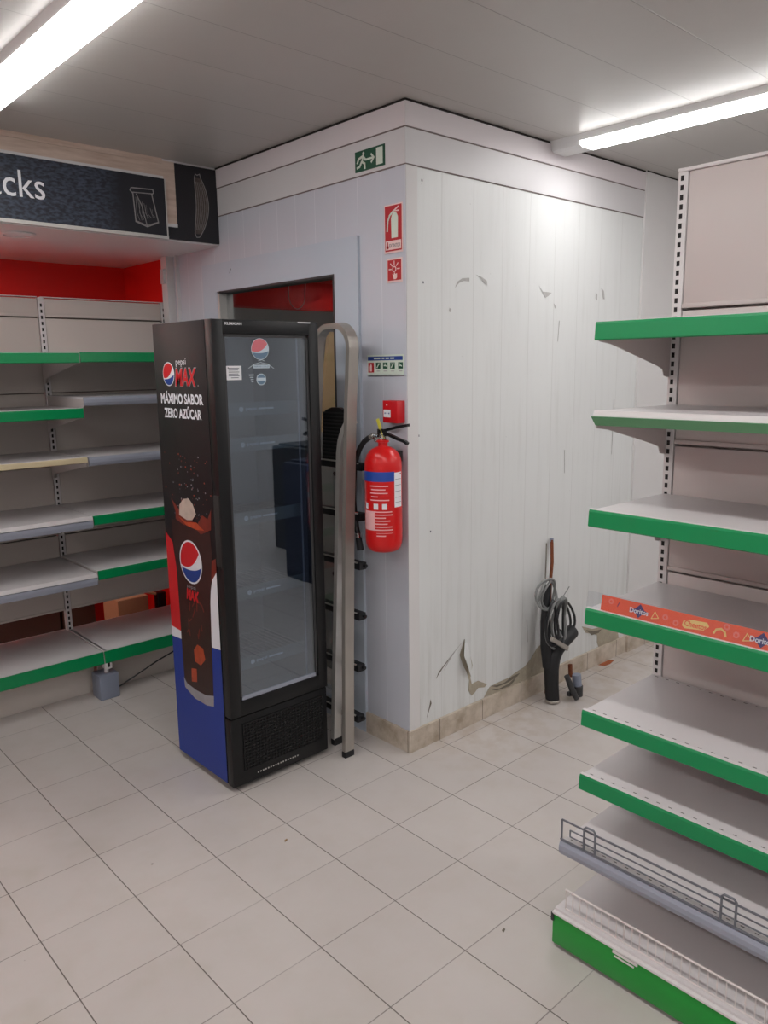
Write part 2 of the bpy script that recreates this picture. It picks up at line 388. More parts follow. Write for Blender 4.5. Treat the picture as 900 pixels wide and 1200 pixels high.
# upper trims: two strips round the corner, joints between them
b = MB().box(-.006, 0, -.006, 1.40, 2.602, 2.690, 'trimpink').box(0, 1.785, -.006, 0, 2.602, 2.690, 'trimpink')
struct('trim_1', b)
b = MB().box(-.004, 0, -.004, 1.56, 2.466, 2.596, 'trimgrey').box(0, 1.785, -.004, 0, 2.466, 2.596, 'trimgrey')
struct('trim_2', b)
b = MB().box(-.003, 0, -.003, 1.40, 2.596, 2.602, 'joint').box(0, 1.785, -.003, 0, 2.596, 2.602, 'joint')
b.box(-.003, 0, -.003, 1.56, 2.461, 2.466, 'joint').box(0, 1.785, -.003, 0, 2.461, 2.466, 'joint')
b.box(-.003, 0, 0, 1.40, 2.690, 2.70, 'gap').box(0, 1.785, -.004, 0, 2.692, 2.70, 'gap').box(1.785, 2.4, -.015, -.011, 2.694, 2.70, 'gap')  # dark strips paint the shadow gap under the ceiling
struct('trim_3', b)
# corner angle
struct('trim_4', MB().box(-.003, 0, -.003, .055, .10, 2.461, 'wallA').box(-.003, .06, -.004, -.002, .10, 2.461, 'plaster'))
# conduit and cover strip beside the shelf end
b = MB().box(-.045, 0, 1.90, 1.965, 0, 2.318, 'plaster').box(-.02, 0, 1.835, 1.85, 0, 2.318, 'trimgrey').box(-.06, -.045, 1.915, 1.95, 2.17, 2.25, 'trimgrey')
struct('trim_5', b)
# skirting tiles
struct('baseboard_left', MB().box(-.012, 0, -.012, OY0, 0, .10, 'skirtA'))
struct('baseboard_right', MB().box(0, 1.785, -.013, 0, 0, .10, 'skirtB').box(1.785, RX1, -.026, -.012, 0, .10, 'skirtB'))
# window in the partition
w = MB().box(-.014, 0, .28, OY0, 0, 2.232, 'framegrey').box(-.014, 0, OY0, OY1, OZ1, 2.232, 'framegrey').box(-.014, 0, OY1, 1.56, 0, 2.232, 'framegrey').box(-.014, 0, OY0, OY1, 0, OZ0, 'framegrey')
w.box(-.015, .07, OY0-.002, OY0+.010, OZ0, OZ1, 'darkgrey').box(-.012, .07, OY1-.02, OY1, OZ0, OZ1, 'alu').box(-.012, .07, OY0, OY1, OZ1-.010, OZ1, 'darkgrey')
wf = struct('window_1', w)
g = MB().box(.030, .036, OY0+.010, OY1-.02, OZ0, OZ1-.010, 'glassw').build('glass_pane', wf)
wh = MB(); WA.line(wh, [(-1.285, 2.172), (-1.275, 2.192)], .006, .0142, 'gap'); wh.build('screw_hole', wf)
# bulkhead over the left shelves
b = MB().box(-4.4, 0, 1.40, 2.55, 2.318, 2.70, 'white')
struct('wall_bulkhead', b)
b = MB().box(-4.4, -.30, 1.392, 1.40, 2.602, 2.675, 'wood').box(-.30, -.236, 1.392, 1.40, 2.40, 2.69, 'wood').box(-4.4, -.3, 1.390, 1.40, 2.676, 2.70, 'wood')
b.box(-.30, -.236, 1.388, 1.40, 2.385, 2.40, 'plaster').box(-4.4, -.30, 1.388, 1.393, 2.603, 2.618, 'plaster')
struct('trim_6', b)
# stained torn cladding on the white wall
b = MB()
def WBp(pts, k, h=.0015, t=.0006): WB.poly(b, pts, h, k, t)
WBp([(.359, .437), (.386, .392), (.416, .295), (.402, .235), (.412, .20), (.458, .203), (.49, .185), (.525, .166), (.506, .155), (.459, .166), (.435, .15), (.412, .141), (.388, .174), (.393, .223), (.375, .27), (.347, .314), (.325, .37)], 'grime')
WBp([(.359, .437), (.276, .384), (.208, .334), (.166, .297), (.185, .325), (.268, .381), (.34, .425)], 'grimedk')
WBp([(.30, .40), (.25, .355), (.22, .325), (.25, .37)], 'smudge', .002)
WBp([(.50, .103), (.544, .145), (.60, .150), (.693, .150), (.76, .165), (.818, .172), (.87, .20), (.92, .245), (.99, .27), (1.0, .10), (.86, .101), (.80, .101), (.60, .101)], 'grime')
WBp([(.544, .151), (.60, .138), (.66, .135), (.72, .15), (.78, .15), (.76, .138), (.69, .128), (.60, .128)], 'grimedk', .0025)
WBp([(.56, .125), (.60, .11), (.70, .104), (.735, .12), (.74, .135), (.69, .118), (.62, .115)], 'grimedk', .0025)
WBp([(.132, .209), (.137, .189), (.107, .13), (.12, .169)], 'grimedk')
WBp([(1.329, .265), (1.37, .25), (1.434, .225), (1.526, .215), (1.60, .20), (1.70, .17), (1.72, .101), (1.563, .101), (1.506, .101), (1.49, .13), (1.488, .174), (1.44, .195), (1.37, .218)], 'grime')
WBp([(1.37, .235), (1.45, .208), (1.53, .20), (1.50, .185), (1.43, .19)], 'grimedk', .0025)
for pts in ([(.285, 2.015), (.30, 2.04), (.33, 2.055), (.375, 2.06), (.375, 2.045), (.34, 2.045), (.31, 2.035)], [(.42, 2.075), (.45, 2.07), (.49, 2.055), (.495, 2.035), (.47, 2.045), (.455, 2.06)],
            [(.87, 2.055), (.90, 2.03), (.945, 2.03), (.97, 2.028), (.945, 2.012), (.92, 2.003), (.905, 2.02)], [(.99, 1.98), (1.01, 1.965), (1.0, 1.955)], [(1.35, 2.05), (1.365, 2.04), (1.365, 2.01), (1.35, 2.02)],
            [(1.40, 2.075), (1.425, 2.06), (1.435, 2.02), (1.42, 2.02)], [(.25, 1.93), (.262, 1.925), (.258, 1.912), (.248, 1.915)]):
    WBp(pts, 'smudge')
for x, z0, z1 in ((1.03, 1.80, 1.90), (1.12, 1.14, 1.26), (1.56, 1.2, 1.5), (.84, .3, .42)):
    WBp([(x, z0), (x+.003, z0), (x+.003+.01*math.sin(x*50), z1), (x-.002+.01*math.sin(x*50), z1)], 'smudge')
for x, z in ((.09, 2.02), (.05, 1.79), (.02, 1.48), (.06, 1.40), (.085, 2.41), (.13, .98), (.04, 1.25)): WBp([(x, z), (x+.007, z), (x+.006, z+.008), (x, z+.009)], 'ink')
o = struct('trim_7', b, 'torn and stained patches of the wall cladding')
# curled flap of cladding hanging off the tear
b = MB(); fl = [(.359, .437, .004), (.325, .37, .030), (.347, .314, .034), (.385, .25, .02), (.40, .30, .008), (.386, .392, .004)]
b.prism([(x, -y, z) for x, z, y in fl], (0.002, -.0015, 0), 'wallB'); struct('trim_8', b)
b = MB(); b.prism([(1.486, -.016, .0004), (1.60, -.016, .0004), (1.62, -.04, .0004), (1.55, -.055, .0004), (1.50, -.05, .0004)], (0, 0, .0006), 'ruststain')
struct('trim_9', b, 'rust stain on the floor tiles')

# room behind the glass: cabinet, boards standing in for a wedge of light, cable
t = thing('storage_cabinet', 'grey storage cabinet seen dimly through the glass pane behind the ladder', 'cabinet', (.6, 1.2, 0))
MB().box(.36, .86, .95, 1.55, 0, 1.33, 'metalw', .004).build('body', t)
MB().box(.37, .60, .935, .95, .04, 1.30, 'metalw', .003).box(.615, .85, .935, .95, .04, 1.30, 'metalw', .003).build('door', t)
t = thing('light_wedge_board', 'pale tapering board added for a wedge of light behind the glass, left of the bluish window frame', 'board', (.55, 1.2, 1.331))
MB().prism([(.475, 1.2, 1.331), (.598, 1.2, 1.331), (.598, 1.2, 1.885), (.562, 1.2, 1.885)], (0, .025, 0), 'boardpale').build('front_board', t)
MB().prism([(.5985, 1.2, 1.331), (.665, 1.22, 1.331), (.67, 1.22, 1.885), (.5985, 1.2, 1.885)], (0, .025, 0), 'boardtan').build('side_board', t)
b = MB(); pth = [(1.27, 2.53, 2.69)]+[(1.33+.075*math.cos(PI*(1+i/10)), 2.535, 2.22+.10*math.sin(PI*(1+i/10))) for i in range(11)]+[(1.41, 2.53, 2.32)]
b.tube(pth, .004, 'wirew', 6); tag(b.build('hanging_cable', org=(1.27, 2.53, 2.69)), 'thin pale cable hanging in a loop before the red band behind the glass', 'cable')

# ------------------------------------------------------------------ lamps
def lamp(x0, y1, length, label=None, group=None, cap=.0, mk='tube'):
    t = thing('ceiling_light', label or 'fluorescent batten light on the ceiling behind the viewer', 'ceiling light', (x0+.08, y1-length/2, H), group)
    x1 = x0+.155; y0 = y1-length
    MB().prism([(x0, y0, H), (x1, y0, H), (x1-.012, y0, H-.030), (x0+.012, y0, H-.030)], (0, length, 0), 'lampw').build('housing', t)
    prof = [(x0+.010, -.028), (x0+.016, -.040), (x0+.035, -.047), (x0+.12, -.047), (x1-.016, -.040), (x1-.010, -.028)]
    MB().prism([(x, y0+.03, H+z) for x, z in prof], (0, length-.03-max(cap, .02), 0), mk).build('diffuser', t)
    for (a, c) in ((y0, y0+.03), (y1-max(cap, .02), y1)):
        MB().prism([(x+(-.001 if x < x0+.07 else .001), a, H+z-.001) for x, z in prof], (0, c-a, 0), 'lampw').build('end_cap', t)
lamp(-1.30, 1.02, 1.55, 'bright fluorescent batten light above the dark overhead shop sign, at top left')
lamp(.925, -.006, 1.55, 'bright fluorescent batten light with its end against the white wall, above the right shelving', None, .15)
for x0, y1 in ((-1.30, -1.0), (-1.30, -3.0), (.925, -2.0), (.925, -3.9), (-3.4, 1.02), (-3.4, -1.0), (-3.4, -3.0), (2.6, -1.2), (2.6, -3.2)):
    lamp(x0, y1, 1.55, None, 'fluorescent lights outside the view')

def downlight(x, y, mk, label, group=None):
    t = thing('downlight', label, 'ceiling light', (x, y, 2.318), group)
    MB().lathe(x, y, [(.075, 2.3185), (.078, 2.312), (.066, 2.308), (.06, 2.3185)], 'white', 28).build('rim', t)
    MB().lathe(x, y, [(.058, 2.318), (.058, 2.312), (.05, 2.310)], mk, 24).build('lens', t)
downlight(-.93, 1.62, 'white', 'unlit round downlight under the white bulkhead at the left edge')
for x in (-1.55, -2.3): downlight(x, 2.25, 'spot', 'added unseen downlight brightening the red wall, beyond the left edge', 'added downlights outside the view')  # invented downlights, out of view, to brighten the red wall
lamp(.32, 1.10, .9, 'added unseen light brightening the back room behind the glass', None, 0., 'tubedim')  # lamp put in out of sight to light the back room

# ------------------------------------------------------------------ overhead signs
def dk(Y): return Face((0, Y, 0), (1, 0, 0), (0, 0, 1), (0, -1, 0))
t = thing('shop_sign', 'long dark leather-patterned sign with white lettering over the left shelves', 'sign', (-1.0, 1.385, 2.33))
MB().box(-1.98, -.30, 1.378, 1.392, 2.337, 2.603, 'leather').build('sign_board', t)
F = dk(1.378)
b = MB(); F.text(b, 'Snacks', -1.255, -.880, 2.432, 2.545, .0002, 'paper', .0); F2 = b.build('lettering', t)
MB().box(-1.98, -.296, 1.374, 1.40, 2.322, 2.337, 'alu').box(-.302, -.296, 1.376, 1.392, 2.337, 2.603, 'alu').build('edge_profile', t)
b = MB()
bag = [(-.475, 2.540), (-.365, 2.545), (-.362, 2.530), (-.372, 2.522), (-.345, 2.395), (-.405, 2.370), (-.462, 2.388), (-.468, 2.515), (-.482, 2.528)]
F.line(b, bag+[bag[0]], .005, .0003, 'chalk'); F.line(b, [(-.468, 2.520), (-.372, 2.525)], .004, .0003, 'chalk')
F.line(b, [(-.452, 2.515), (-.425, 2.46), (-.405, 2.372)], .0035, .0003, 'chalk'); F.line(b, [(-.345, 2.398), (-.405, 2.376), (-.46, 2.392)], .003, .0003, 'chalk')
for k in range(9):
    x = -.455+.010*k; F.line(b, [(x, 2.50-.006*k), (x+.008*math.sin(k*2.), 2.43), (x+.014, 2.395+.003*k)], .0014, .0003, 'chalk')
b.build('bag_drawing', t)
t = thing('picture_panel', 'small dark panel with a chalk drawn sausage beside the white corner', 'sign', (-.12, 1.385, 2.325))
MB().box(-.236, -.003, 1.388, 1.40, 2.327, 2.688, 'charcoal').box(-.30, -.236, 1.389, 1.40, 2.327, 2.384, 'charcoal').build('panel_board', t)
b = MB(); F = dk(1.388)
L = [(-.135+.0-.030*math.sin(i/12*PI)*.2-.028, 2.62-.25*i/12) for i in range(13)]
out = []
for i in range(15):
    s_ = i/14; z = 2.635-.27*s_; c = -.112+.026*math.sin(PI*s_)-.012*s_; wd = .035*math.sin(PI*min(1, max(.0, .06+.88*s_)))**.4
    out.append((c-wd, z, c+wd))
lft = [(a, z) for a, z, c in out]; rgt = [(c, z) for a, z, c in out]
F.poly(b, lft+rgt[::-1], .0001, 'sausage', .0002)
F.line(b, lft, .0035, .0003, 'chalk'); F.line(b, rgt, .0035, .0003, 'chalk')
F.line(b, [lft[0], (-.124, 2.652), (-.113, 2.648), (-.100, 2.655), rgt[0]], .004, .0003, 'chalk'); F.line(b, [lft[-1], (-.134, 2.348), (-.118, 2.350), rgt[-1]], .004, .0003, 'chalk')
for j in range(1, 6): F.line(b, [(a+(c-a)*j/6, z) for a, z, c in out[1:-1]], .0014, .0003, 'chalk')
b.build('sausage_drawing', t)

# ------------------------------------------------------------------ shelving
class Unit:
    def __init__(s, fn, name, label, loc): s.fn = fn; s.t = thing(name, label, 'shelving unit', loc)
    def box(s, mb, a0, a1, d0, d1, z0, z1, k, bev=0.):
        p = s.fn(a0, d0); q = s.fn(a1, d1); mb.box(p[0], q[0], p[1], q[1], z0, z1, k, bev); return mb
    def prof(s, mb, pts, a0, a1, k):
        """profile in (depth, z) extruded along the run"""
        P = [(*s.fn(a0, d), z) for d, z in pts]; p = s.fn(a0, 0); q = s.fn(a1, 0)
        mb.prism(P, (q[0]-p[0], q[1]-p[1], 0), k); return mb
    def tube(s, mb, pts, r, k, seg=8): mb.tube([(*s.fn(a, d), z) for a, d, z in pts], r, k, seg); return mb
    def upright(s, a, z1, pitch, w=.03):
        b = MB(); s.box(b, a, a+w, -.03, .006, 0, z1, 'white', .0015)
        z = .16
        while z < z1-.03:
            s.box(b, a+w*.28, a+w*.60, .0055, .0066, z, z+pitch*.55, 'slot'); z += pitch
        return b.build('upright', s.t)
    def panel(s, a0, a1, z0, z1, k):
        b = MB(); s.box(b, a0, a1, -.014, .002, z0, z1, k, .003); s.box(b, a0, a1, -.014, .008, z0-.003, z0+.010, k, .002)
        return b.build('back_panel', s.t)
    def shelf(s, a0, a1, d, z, kind, bracket=True, holes=False, fence=None):
        b = MB(); s.box(b, a0+.002, a1-.002, .008, d-.004, z-.026, z, 'shelfw', .003)
        if holes:
            n = int((a1-a0)/.035)
            for i in range(n): s.box(b, a0+.02+i*.035, a0+.030+i*.035, d-.021, d-.018, z, z+.0004, 'hole')
            for i in range(n): s.box(b, a0+.02+i*.035, a0+.030+i*.035, .02, .023, z, z+.0004, 'hole')
        sh = b.build('shelf', s.t)
        m = MB()
        if kind in ('green', 'cream'):
            k = {'green': 'green', 'cream': 'cream'}[kind]; hgt = .046 if kind == 'green' else .026
            s.prof(m, [(d-.004, z+.001), (d+.003, z+.002), (d+.006, z-.004), (d+.009, z-hgt+.003), (d+.006, z-hgt), (d+.001, z-hgt), (d-.001, z-.008)], a0, a1, k)
            s.prof(m, [(d-.008, z+.0035), (d+.003, z+.0035), (d+.003, z), (d-.008, z)], a0, a1, 'white')
        elif kind == 'tilt':
            s.prof(m, [(d-.004, z+.001), (d+.006, z+.001), (d+.008, z-.014), (d-.002, z-.016)], a0+.004, a1, 'white')
            s.prof(m, [(d+.012, z-.015), (d+.010, z-.018), (d-.010, z-.040), (d-.016, z-.040), (d-.002, z-.014)], a0, a1, 'greenlight')
        elif kind == 'grey':
            s.prof(m, [(d-.005, z+.001), (d+.004, z-.001), (d+.010, z-.012), (d+.011, z-.026), (d+.006, z-.040), (d-.001, z-.044), (d-.003, z-.03)], a0, a1, 'greycl')
        elif kind == 'greywhite':
            s.prof(m, [(d-.005, z+.001), (d+.004, z-.001), (d+.012, z-.016), (d+.013, z-.020), (d+.004, z-.022), (d-.003, z-.022)], a0, a1, 'shelfw')
            s.prof(m, [(d-.003, z-.023), (d+.012, z-.023), (d+.012, z-.040), (d+.008, z-.060), (d-.001, z-.062)], a0, a1, 'greycl')
        m.build('price_strip', sh)
        if bracket:
            for a in (a0+.001, a1-.004):
                m = MB(); s.prof(m, [(.004, z-.003), (d-.01, z-.010), (d-.01, z-.048), (d-.07, z-.055), (.075, z-.115), (.045, z-.125), (.035, z-.145), (.006, z-.15)], a, a+.003, 'panel'); m.build('bracket', sh)
        return sh
# right hand gondola: faces -x, runs towards -y
GX, GY, GL = 0.0, -1.132, 1.25
R = Unit(lambda a, d: (GX-d, GY-a), 'shelving_unit', 'tall white shelving unit with green edges standing at the right', (-.25, GY-GL/2, 0))
R.upright(0, 2.237, .0262); R.upright(GL-.03, 2.237, .0262)
for z0, z1 in ((1.850, 2.228), (1.452, 1.840), (1.058, 1.442), (.664, 1.048), (.27, .654), (.02, .26)): R.panel(.032, GL-.032, z0, z1, 'panel')
b = MB(); R.box(b, 0, GL, -.034, .01, 2.228, 2.238, 'white', .002); b.build('top_cap', R.t)
b = MB(); R.box(b, 0.002, GL-.002, -.036, -.030, .02, 2.228, 'panel', .002); b.build('rear_panel', R.t)
R.shelf(.0, GL, .40, 1.797, 'green'); R.shelf(.0, GL, .40, 1.566, 'tilt'); R.shelf(0, GL, .40, 1.294, 'green')
R.shelf(0, GL, .40, 1.012, 'green'); R.shelf(0, GL, .40, .704, 'green', holes=True); R.shelf(0, GL, .40, .503, 'green', holes=True)
sh = R.shelf(0, GL, .49, .330, 'grey', holes=True)
b = MB(); fz = .333
for zz in (.353, .373, .395): R.tube(b, [(.002 if zz > .39 else .03, .49, zz), (GL, .49, zz)], .0022 if zz < .39 else .003, 'wire')
R.tube(b, [(.002, .49, .335), (.002, .49, .395)], .003, 'wire'); R.tube(b, [(.03, .49, .353), (.03, .49, .373)], .0022, 'wire')
R.tube(b, [(0, .493, .335), (GL, .493, .335)], .003, 'wire')
for a in (.078, .47, .86):
    p = [(a, .494, .335), (a, .494, .402), (a+.006, .494, .409), (a+.030, .494, .409), (a+.036, .494, .402), (a+.036, .494, .335)]; R.tube(b, p, .0032, 'wire')
b.build('wire_guard', sh)
# base
b = MB(); R.box(b, .002, GL, .008, .515, .098, .124, 'shelfw', .003); bs = b.build('shelf', R.t)
n = int(GL/.035)
b = MB(); R.box(b, 0, GL, .510, .522, .012, .108, 'greenb', .003); R.box(b, 0, GL, .506, .526, .108, .116, 'white', .002); R.box(b, -.003, .006, .50, .526, .085, .112, 'darkgrey', .001); b.build('kick_front', bs)
for a in (0, GL-.003):
    b = MB(); R.box(b, a, a+.003, .03, .51, 0, .100, 'greenb'); b.build('side_plate', bs)
b = MB(); R.tube(b, [(.028, .50, .186), (GL, .50, .186)], .0032, 'wirew'); R.tube(b, [(.028, .50, .126), (GL, .50, .126)], .0022, 'wirew')
a = .03
while a < GL: R.tube(b, [(a, .50, .124), (a, .50, .186)], .0018, 'wirew', 6); a += .0235
b.build('wire_guard', bs)
b = MB(); R.box(b, .20, .275, .522, .526, .098, .106, 'white', .001); R.box(b, .205, .265, .522, .526, .088, .092, 'white', .001); b.build('label_holder', bs)
# advertising strip on the fourth shelf
t = thing('advertising_strip', 'orange-red crisps advertising strip in clear sleeve on right shelving fourth shelf', 'advertising strip', (-.392, -1.35, 1.016))
Y0 = -1.130
b = MB(); b.prism([(-.398, Y0-.045, 1.0160), (-.3965, Y0-.045, 1.0160), (-.3885, Y0-.045, 1.058), (-.390, Y0-.045, 1.058)], (0, -.56, 0), 'ad'); b.build('printed_card', t)
b = MB(); b.prism([(-.4005, Y0, 1.0160), (-.400, Y0, 1.0160), (-.391, Y0, 1.062), (-.3915, Y0, 1.062)], (0, -.68, 0), 'clear'); b.build('clear_sleeve', t)
nv = Vector((-.042, 0, -.008)).normalized(); uv = Vector((.008, 0, .042)).normalized()
F = Face((-.398, Y0, 1.0160), (0, -1, 0), uv, nv); b = MB()
for c in (.16, .48):
    F.poly(b, [(c-.028, .020), (c-.012, .016), (c, .003), (c+.012, .016), (c+.03, .020), (c+.014, .026), (c+.002, .041), (c-.012, .026)], .0006, 'adblue')
    F.text(b, 'Doritos', c-.027, c+.027, .014, .028, .0012, 'paper', .02)
F.poly(b, [(.282, .012), (.29, .006), (.34, .012), (.352, .024), (.345, .033), (.30, .031), (.284, .024)], .0006, 'adyel'); F.text(b, 'Cheetos', .288, .346, .013, .028, .0012, 'ad', .02)
for c, z in ((.235, .022), (.42, .02), (.395, .034), (.265, .014), (.075, .03), (.56, .025)):
    F.disc(b, c, z, .008, .0006, 'adpink', n=12); F.disc(b, c, z, .0035, .0011, 'ad', n=10)
for c in (.205, .445, .585): F.line(b, [(c-.008, .010), (c+.012, .015), (c, .030), (c-.008, .010)], .002, .0006, 'adyel')
F.line(b, [(.365, .012), (.37, .022), (.382, .026), (.392, .020), (.395, .010)], .005, .0006, 'adyel')
F.line(b, [(.095, .02), (.10, .032)], .002, .0006, 'adblue')
b.build('print', t)

# left hand wall shelving, two bays
YB = 2.0
def lf(x0): return lambda a, d: (x0+a, YB-d)
XS = -.722
LA = Unit(lf(-1.985), 'shelving_unit', 'left bay of the wall shelving, cream edge on its third shelf', (-1.35, 1.75, 0))
LB = Unit(lf(XS), 'shelving_unit', 'narrow bay of the wall shelving directly left of the black fridge', (-.39, 1.75, 0))
WLA = 1.246; WLB = .70
LA.upright(0, 2.068, .031); LB.upright(-.015, 2.068, .031); LB.upright(WLB-.022, 2.068, .031)
for z0, z1 in ((1.972, 2.063), (1.580, 1.962), (1.190, 1.572), (.808, 1.180), (.375, .798)):
    LA.panel(.032, WLA-.002, z0, z1, 'panelL'); LB.panel(.017, WLB-.024, z0, z1, 'panelL')
for U, W in ((LA, WLA), (LB, WLB)):
    b = MB(); U.box(b, .0, W, -.03, .003, 2.068, 2.073, 'white', .002); b.build('top_cap', U.t)
    b = MB(); U.box(b, .016, W-.002, -.026, -.018, .375, 2.063, 'brownd'); b.build('rear_panel', U.t)  # grey-brown backing shows as thin seams between the panels
DL = .495
for z, k in ((1.772, 'green'), (1.508, 'green'), (1.268, 'cream'), (.975, 'greywhite'), (.680, 'greywhite')): LA.shelf(0, WLA-.003, DL, z, k)
for z, k in ((1.775, 'green'), (1.562, 'grey'), (1.268, 'grey'), (.972, 'green'), (.688, 'green')): LB.shelf(-.013, WLB, DL, z, k)
for U, a0, a1 in ((LA, 0, WLA-.003), (LB, -.013, WLB)):
    b = MB(); U.box(b, a0, a1, -.02, DL-.004, .232, .258, 'shelfw', .003); s_ = b.build('shelf', U.t)
    b = MB(); k = 'green'
    U.prof(b, [(DL-.004, .259), (DL+.004, .259), (DL+.009, .198), (DL+.003, .194), (DL-.002, .24)], a0, a1, k); b.build('price_strip', s_)
b = MB(); LA.box(b, .0, WLA, .335, .345, 0, .16, 'panelL'); b.build('plinth', LA.t)
b = MB(); LB.box(b, .0, WLB, .345, .355, 0, .15, 'panelL'); b.build('plinth', LB.t)
# foot bracket at the joint of the bays
b = MB(); LB.box(b, -.004, .004, .02, DL-.01, .205, .258, 'white'); LB.box(b, -.013, .022, DL-.06, DL+.004, .160, .228, 'white', .004); LB.box(b, -.002, .010, DL-.03, DL+.005, .172, .205, 'slot')
b.cyl((XS+.003, YB-DL+.03, .135), (XS+.003, YB-DL+.03, .165), .012, 'white', 12); b.build('foot', LB.t)
t = thing('support_block', 'grey metal box propping up the shelf foot left of the fridge', 'block', (-.725, 1.55, 0))
MB().box(-.775, -.672, 1.495, 1.60, 0, .134, 'fgrey', .004).build('box_body', t)
# things lying behind the shelving
t = thing('cardboard_box', 'orange-brown cardboard box seen through the gap beneath the left shelving', 'box', (-.28, 2.22, 0))
MB().box(-.385, -.19, 2.12, 2.34, 0, .315, 'card', .002).build('carton', t)
MB().box(-.383, -.192, 2.122, 2.338, .315, .318, 'cardtop').build('top_flap', t)
b = MB(); b.tube([(-.36, 2.2, .392), (-.187, 2.2, .325), (-.06, 2.2, .276)], .009, 'boardpale', 8); b.box(-.10, -.045, 2.17, 2.23, .0, .30, 'black', .004)
tag(b.build('broom', org=(-.24, 2.1, .35)), 'wooden handled brush lying by the cardboard box behind the shelves', 'brush')
b = MB(); b.box(-.60, -.40, 2.44, 2.54, 0, .62, 'brown', .003); b.box(-1.4, -.62, 2.44, 2.54, 0, .62, 'brown', .003)  # brown sheets put the red wall's shade into colour
tag(b.build('shaded_wall_sheet', org=(-.9, 2.5, 0)), 'dark brown sheet added for the shaded red wall behind the left shelving', 'sheet')
b = MB(); b.tube([(-.64, 1.60, .006), (-.55, 1.58, .05), (-.42, 1.56, .11), (-.30, 1.55, .15), (-.2, 1.55, .18)], .004, 'cablek', 6)
tag(b.build('power_cable', org=(-.5, 1.58, .05)), 'thin black cable drooping under the bottom shelf beside the fridge', 'cable')

# ------------------------------------------------------------------ fridge
FX0, FX1, FY0, FYD, FY1, FT = -.757, -.272, .232, .284, .690, 1.868
t = thing('display_fridge', 'tall narrow black display fridge with cola artwork on its side', 'fridge', ((FX0+FX1)/2, .46, 0))
b = MB(); c0, c1 = FX0, FX1
b.box(c0, c0+.035, FYD, FY1, .028, FT, 'blacksat', .002).box(c1-.035, c1, FYD, FY1, .028, FT, 'blacksat', .002)
b.box(c0+.03, c1-.03, FY1-.03, FY1, .028, FT, 'black').box(c0+.03, c1-.03, FYD, FY1-.03, FT-.045, FT, 'black').box(c0+.03, c1-.03, FYD, FY1-.03, .028, .33, 'black')
b.build('body', t)
b = MB(); b.box(c0+.035, c0+.040, FYD+.004, FY1-.03, .33, FT-.045, 'fridgein').box(c1-.040, c1-.035, FYD+.004, FY1-.03, .33, FT-.045, 'fridgein').box(c0+.04, c1-.04, FY1-.036, FY1-.030, .33, FT-.045, 'fridgein').box(c0+.04, c1-.04, FYD+.004, FY1-.03, .33, .334, 'fridgein').box(c0+.04, c1-.04, FYD+.004, FY1-.03, FT-.049, FT-.045, 'fridgein')
b.build('liner', t)
for z in (1.53, 1.392, 1.10, .795, .50):
    b = MB()
    for i in range(17): x = c0+.05+i*(c1-c0-.1)/16; b.tube([(x, FYD+.035, z), (x, FY1-.05, z)], .0018, 'wire', 6)
    for y in (FYD+.035, FYD+.2, FY1-.05): b.tube([(c0+.042, y, z-.003), (c1-.042, y, z-.003)], .003, 'wire', 6)
    s_ = b.build('wire_shelf', t)
    b = MB().box(c0+.052, c1-.052, FYD+.022, FYD+.026, z-.022, z+.030, 'strip'); F = Face((0, FYD+.022, 0), (1, 0, 0), (0, 0, 1), (0, -1, 0))
    F.disc(b, -.60, z+.004, .010, .0006, 'decalwhite'); F.text(b, 'pepsi', -.58, -.53, z-.004, z+.012, .0006, 'decalwhite', .01); F.rect(b, -.52, -.45, z+.001, z+.008, .0006, 'decalwhite'); b.build('label_strip', s_)
d = MB(); DZ0, DZ1 = .322, FT; gx0, gx1, gz0, gz1 = c0+.048, c1-.048, .385, 1.815
d.box(c0, gx0, FY0, FYD-.003, DZ0, DZ1, 'black', .003).box(gx1, c1, FY0, FYD-.003, DZ0, DZ1, 'black', .003).box(gx0-.004, gx1+.004, FY0, FYD-.003, gz1, DZ1, 'black', .003).box(gx0-.004, gx1+.004, FY0, FYD-.003, DZ0, gz0, 'black', .003)
dr = d.build('door', t)
d = MB(); w_ = .010
d.box(gx0, gx0+w_, FY0+.006, FY0+.016, gz0, gz1, 'darkgrey').box(gx1-w_, gx1, FY0+.006, FY0+.016, gz0, gz1, 'darkgrey').box(gx0, gx1, FY0+.006, FY0+.016, gz1-w_, gz1, 'darkgrey').box(gx0, gx1, FY0+.006, FY0+.016, gz0, gz0+.014, 'greycl').box(gx1-.030, gx1-.024, FYD-.008, FYD-.004, gz0, gz1, 'greycl')
d.build('gasket', dr)
MB().box(gx0+.002, gx1-.002, FY0+.010, FY0+.014, gz0+.002, gz1-.002, 'glass').build('glass_pane', dr)
MB().box(c0-.003, c0+.004, FY0+.004, FYD-.006, .94, 1.22, 'slot', .002).build('handle', dr)
F = Face((0, FY0, 0), (1, 0, 0), (0, 0, 1), (0, -1, 0)); b = MB()
F.text(b, 'KLIMASAN', -.700, -.628, 1.848, 1.858, .0003, 'paper', .02); F.rect(b, -.372, -.31, 1.862, 1.8668, .0003, 'paper'); b.build('maker_lettering', dr)
F = Face((0, FY0+.010, 0), (1, 0, 0), (0, 0, 1), (0, -1, 0)); b = MB()
F.rect(b, -.697, -.632, 1.648, 1.700, .0006, 'paper')
for k in range(6): F.rect(b, -.688+(.010 if k == 5 else 0), -.642-(k % 2)*.004, 1.690-.007*k, 1.6925-.007*k, .0011, 'ink')
F.rect(b, -.691, -.687, 1.690, 1.695, .0012, 'ink'); b.build('paper_sticker', dr)
b = MB(); globe(F, b, -.545, 1.762, .038, .0006, 'decalpink', 'decalwhite', 'decalgrey', 1.06, -.15)
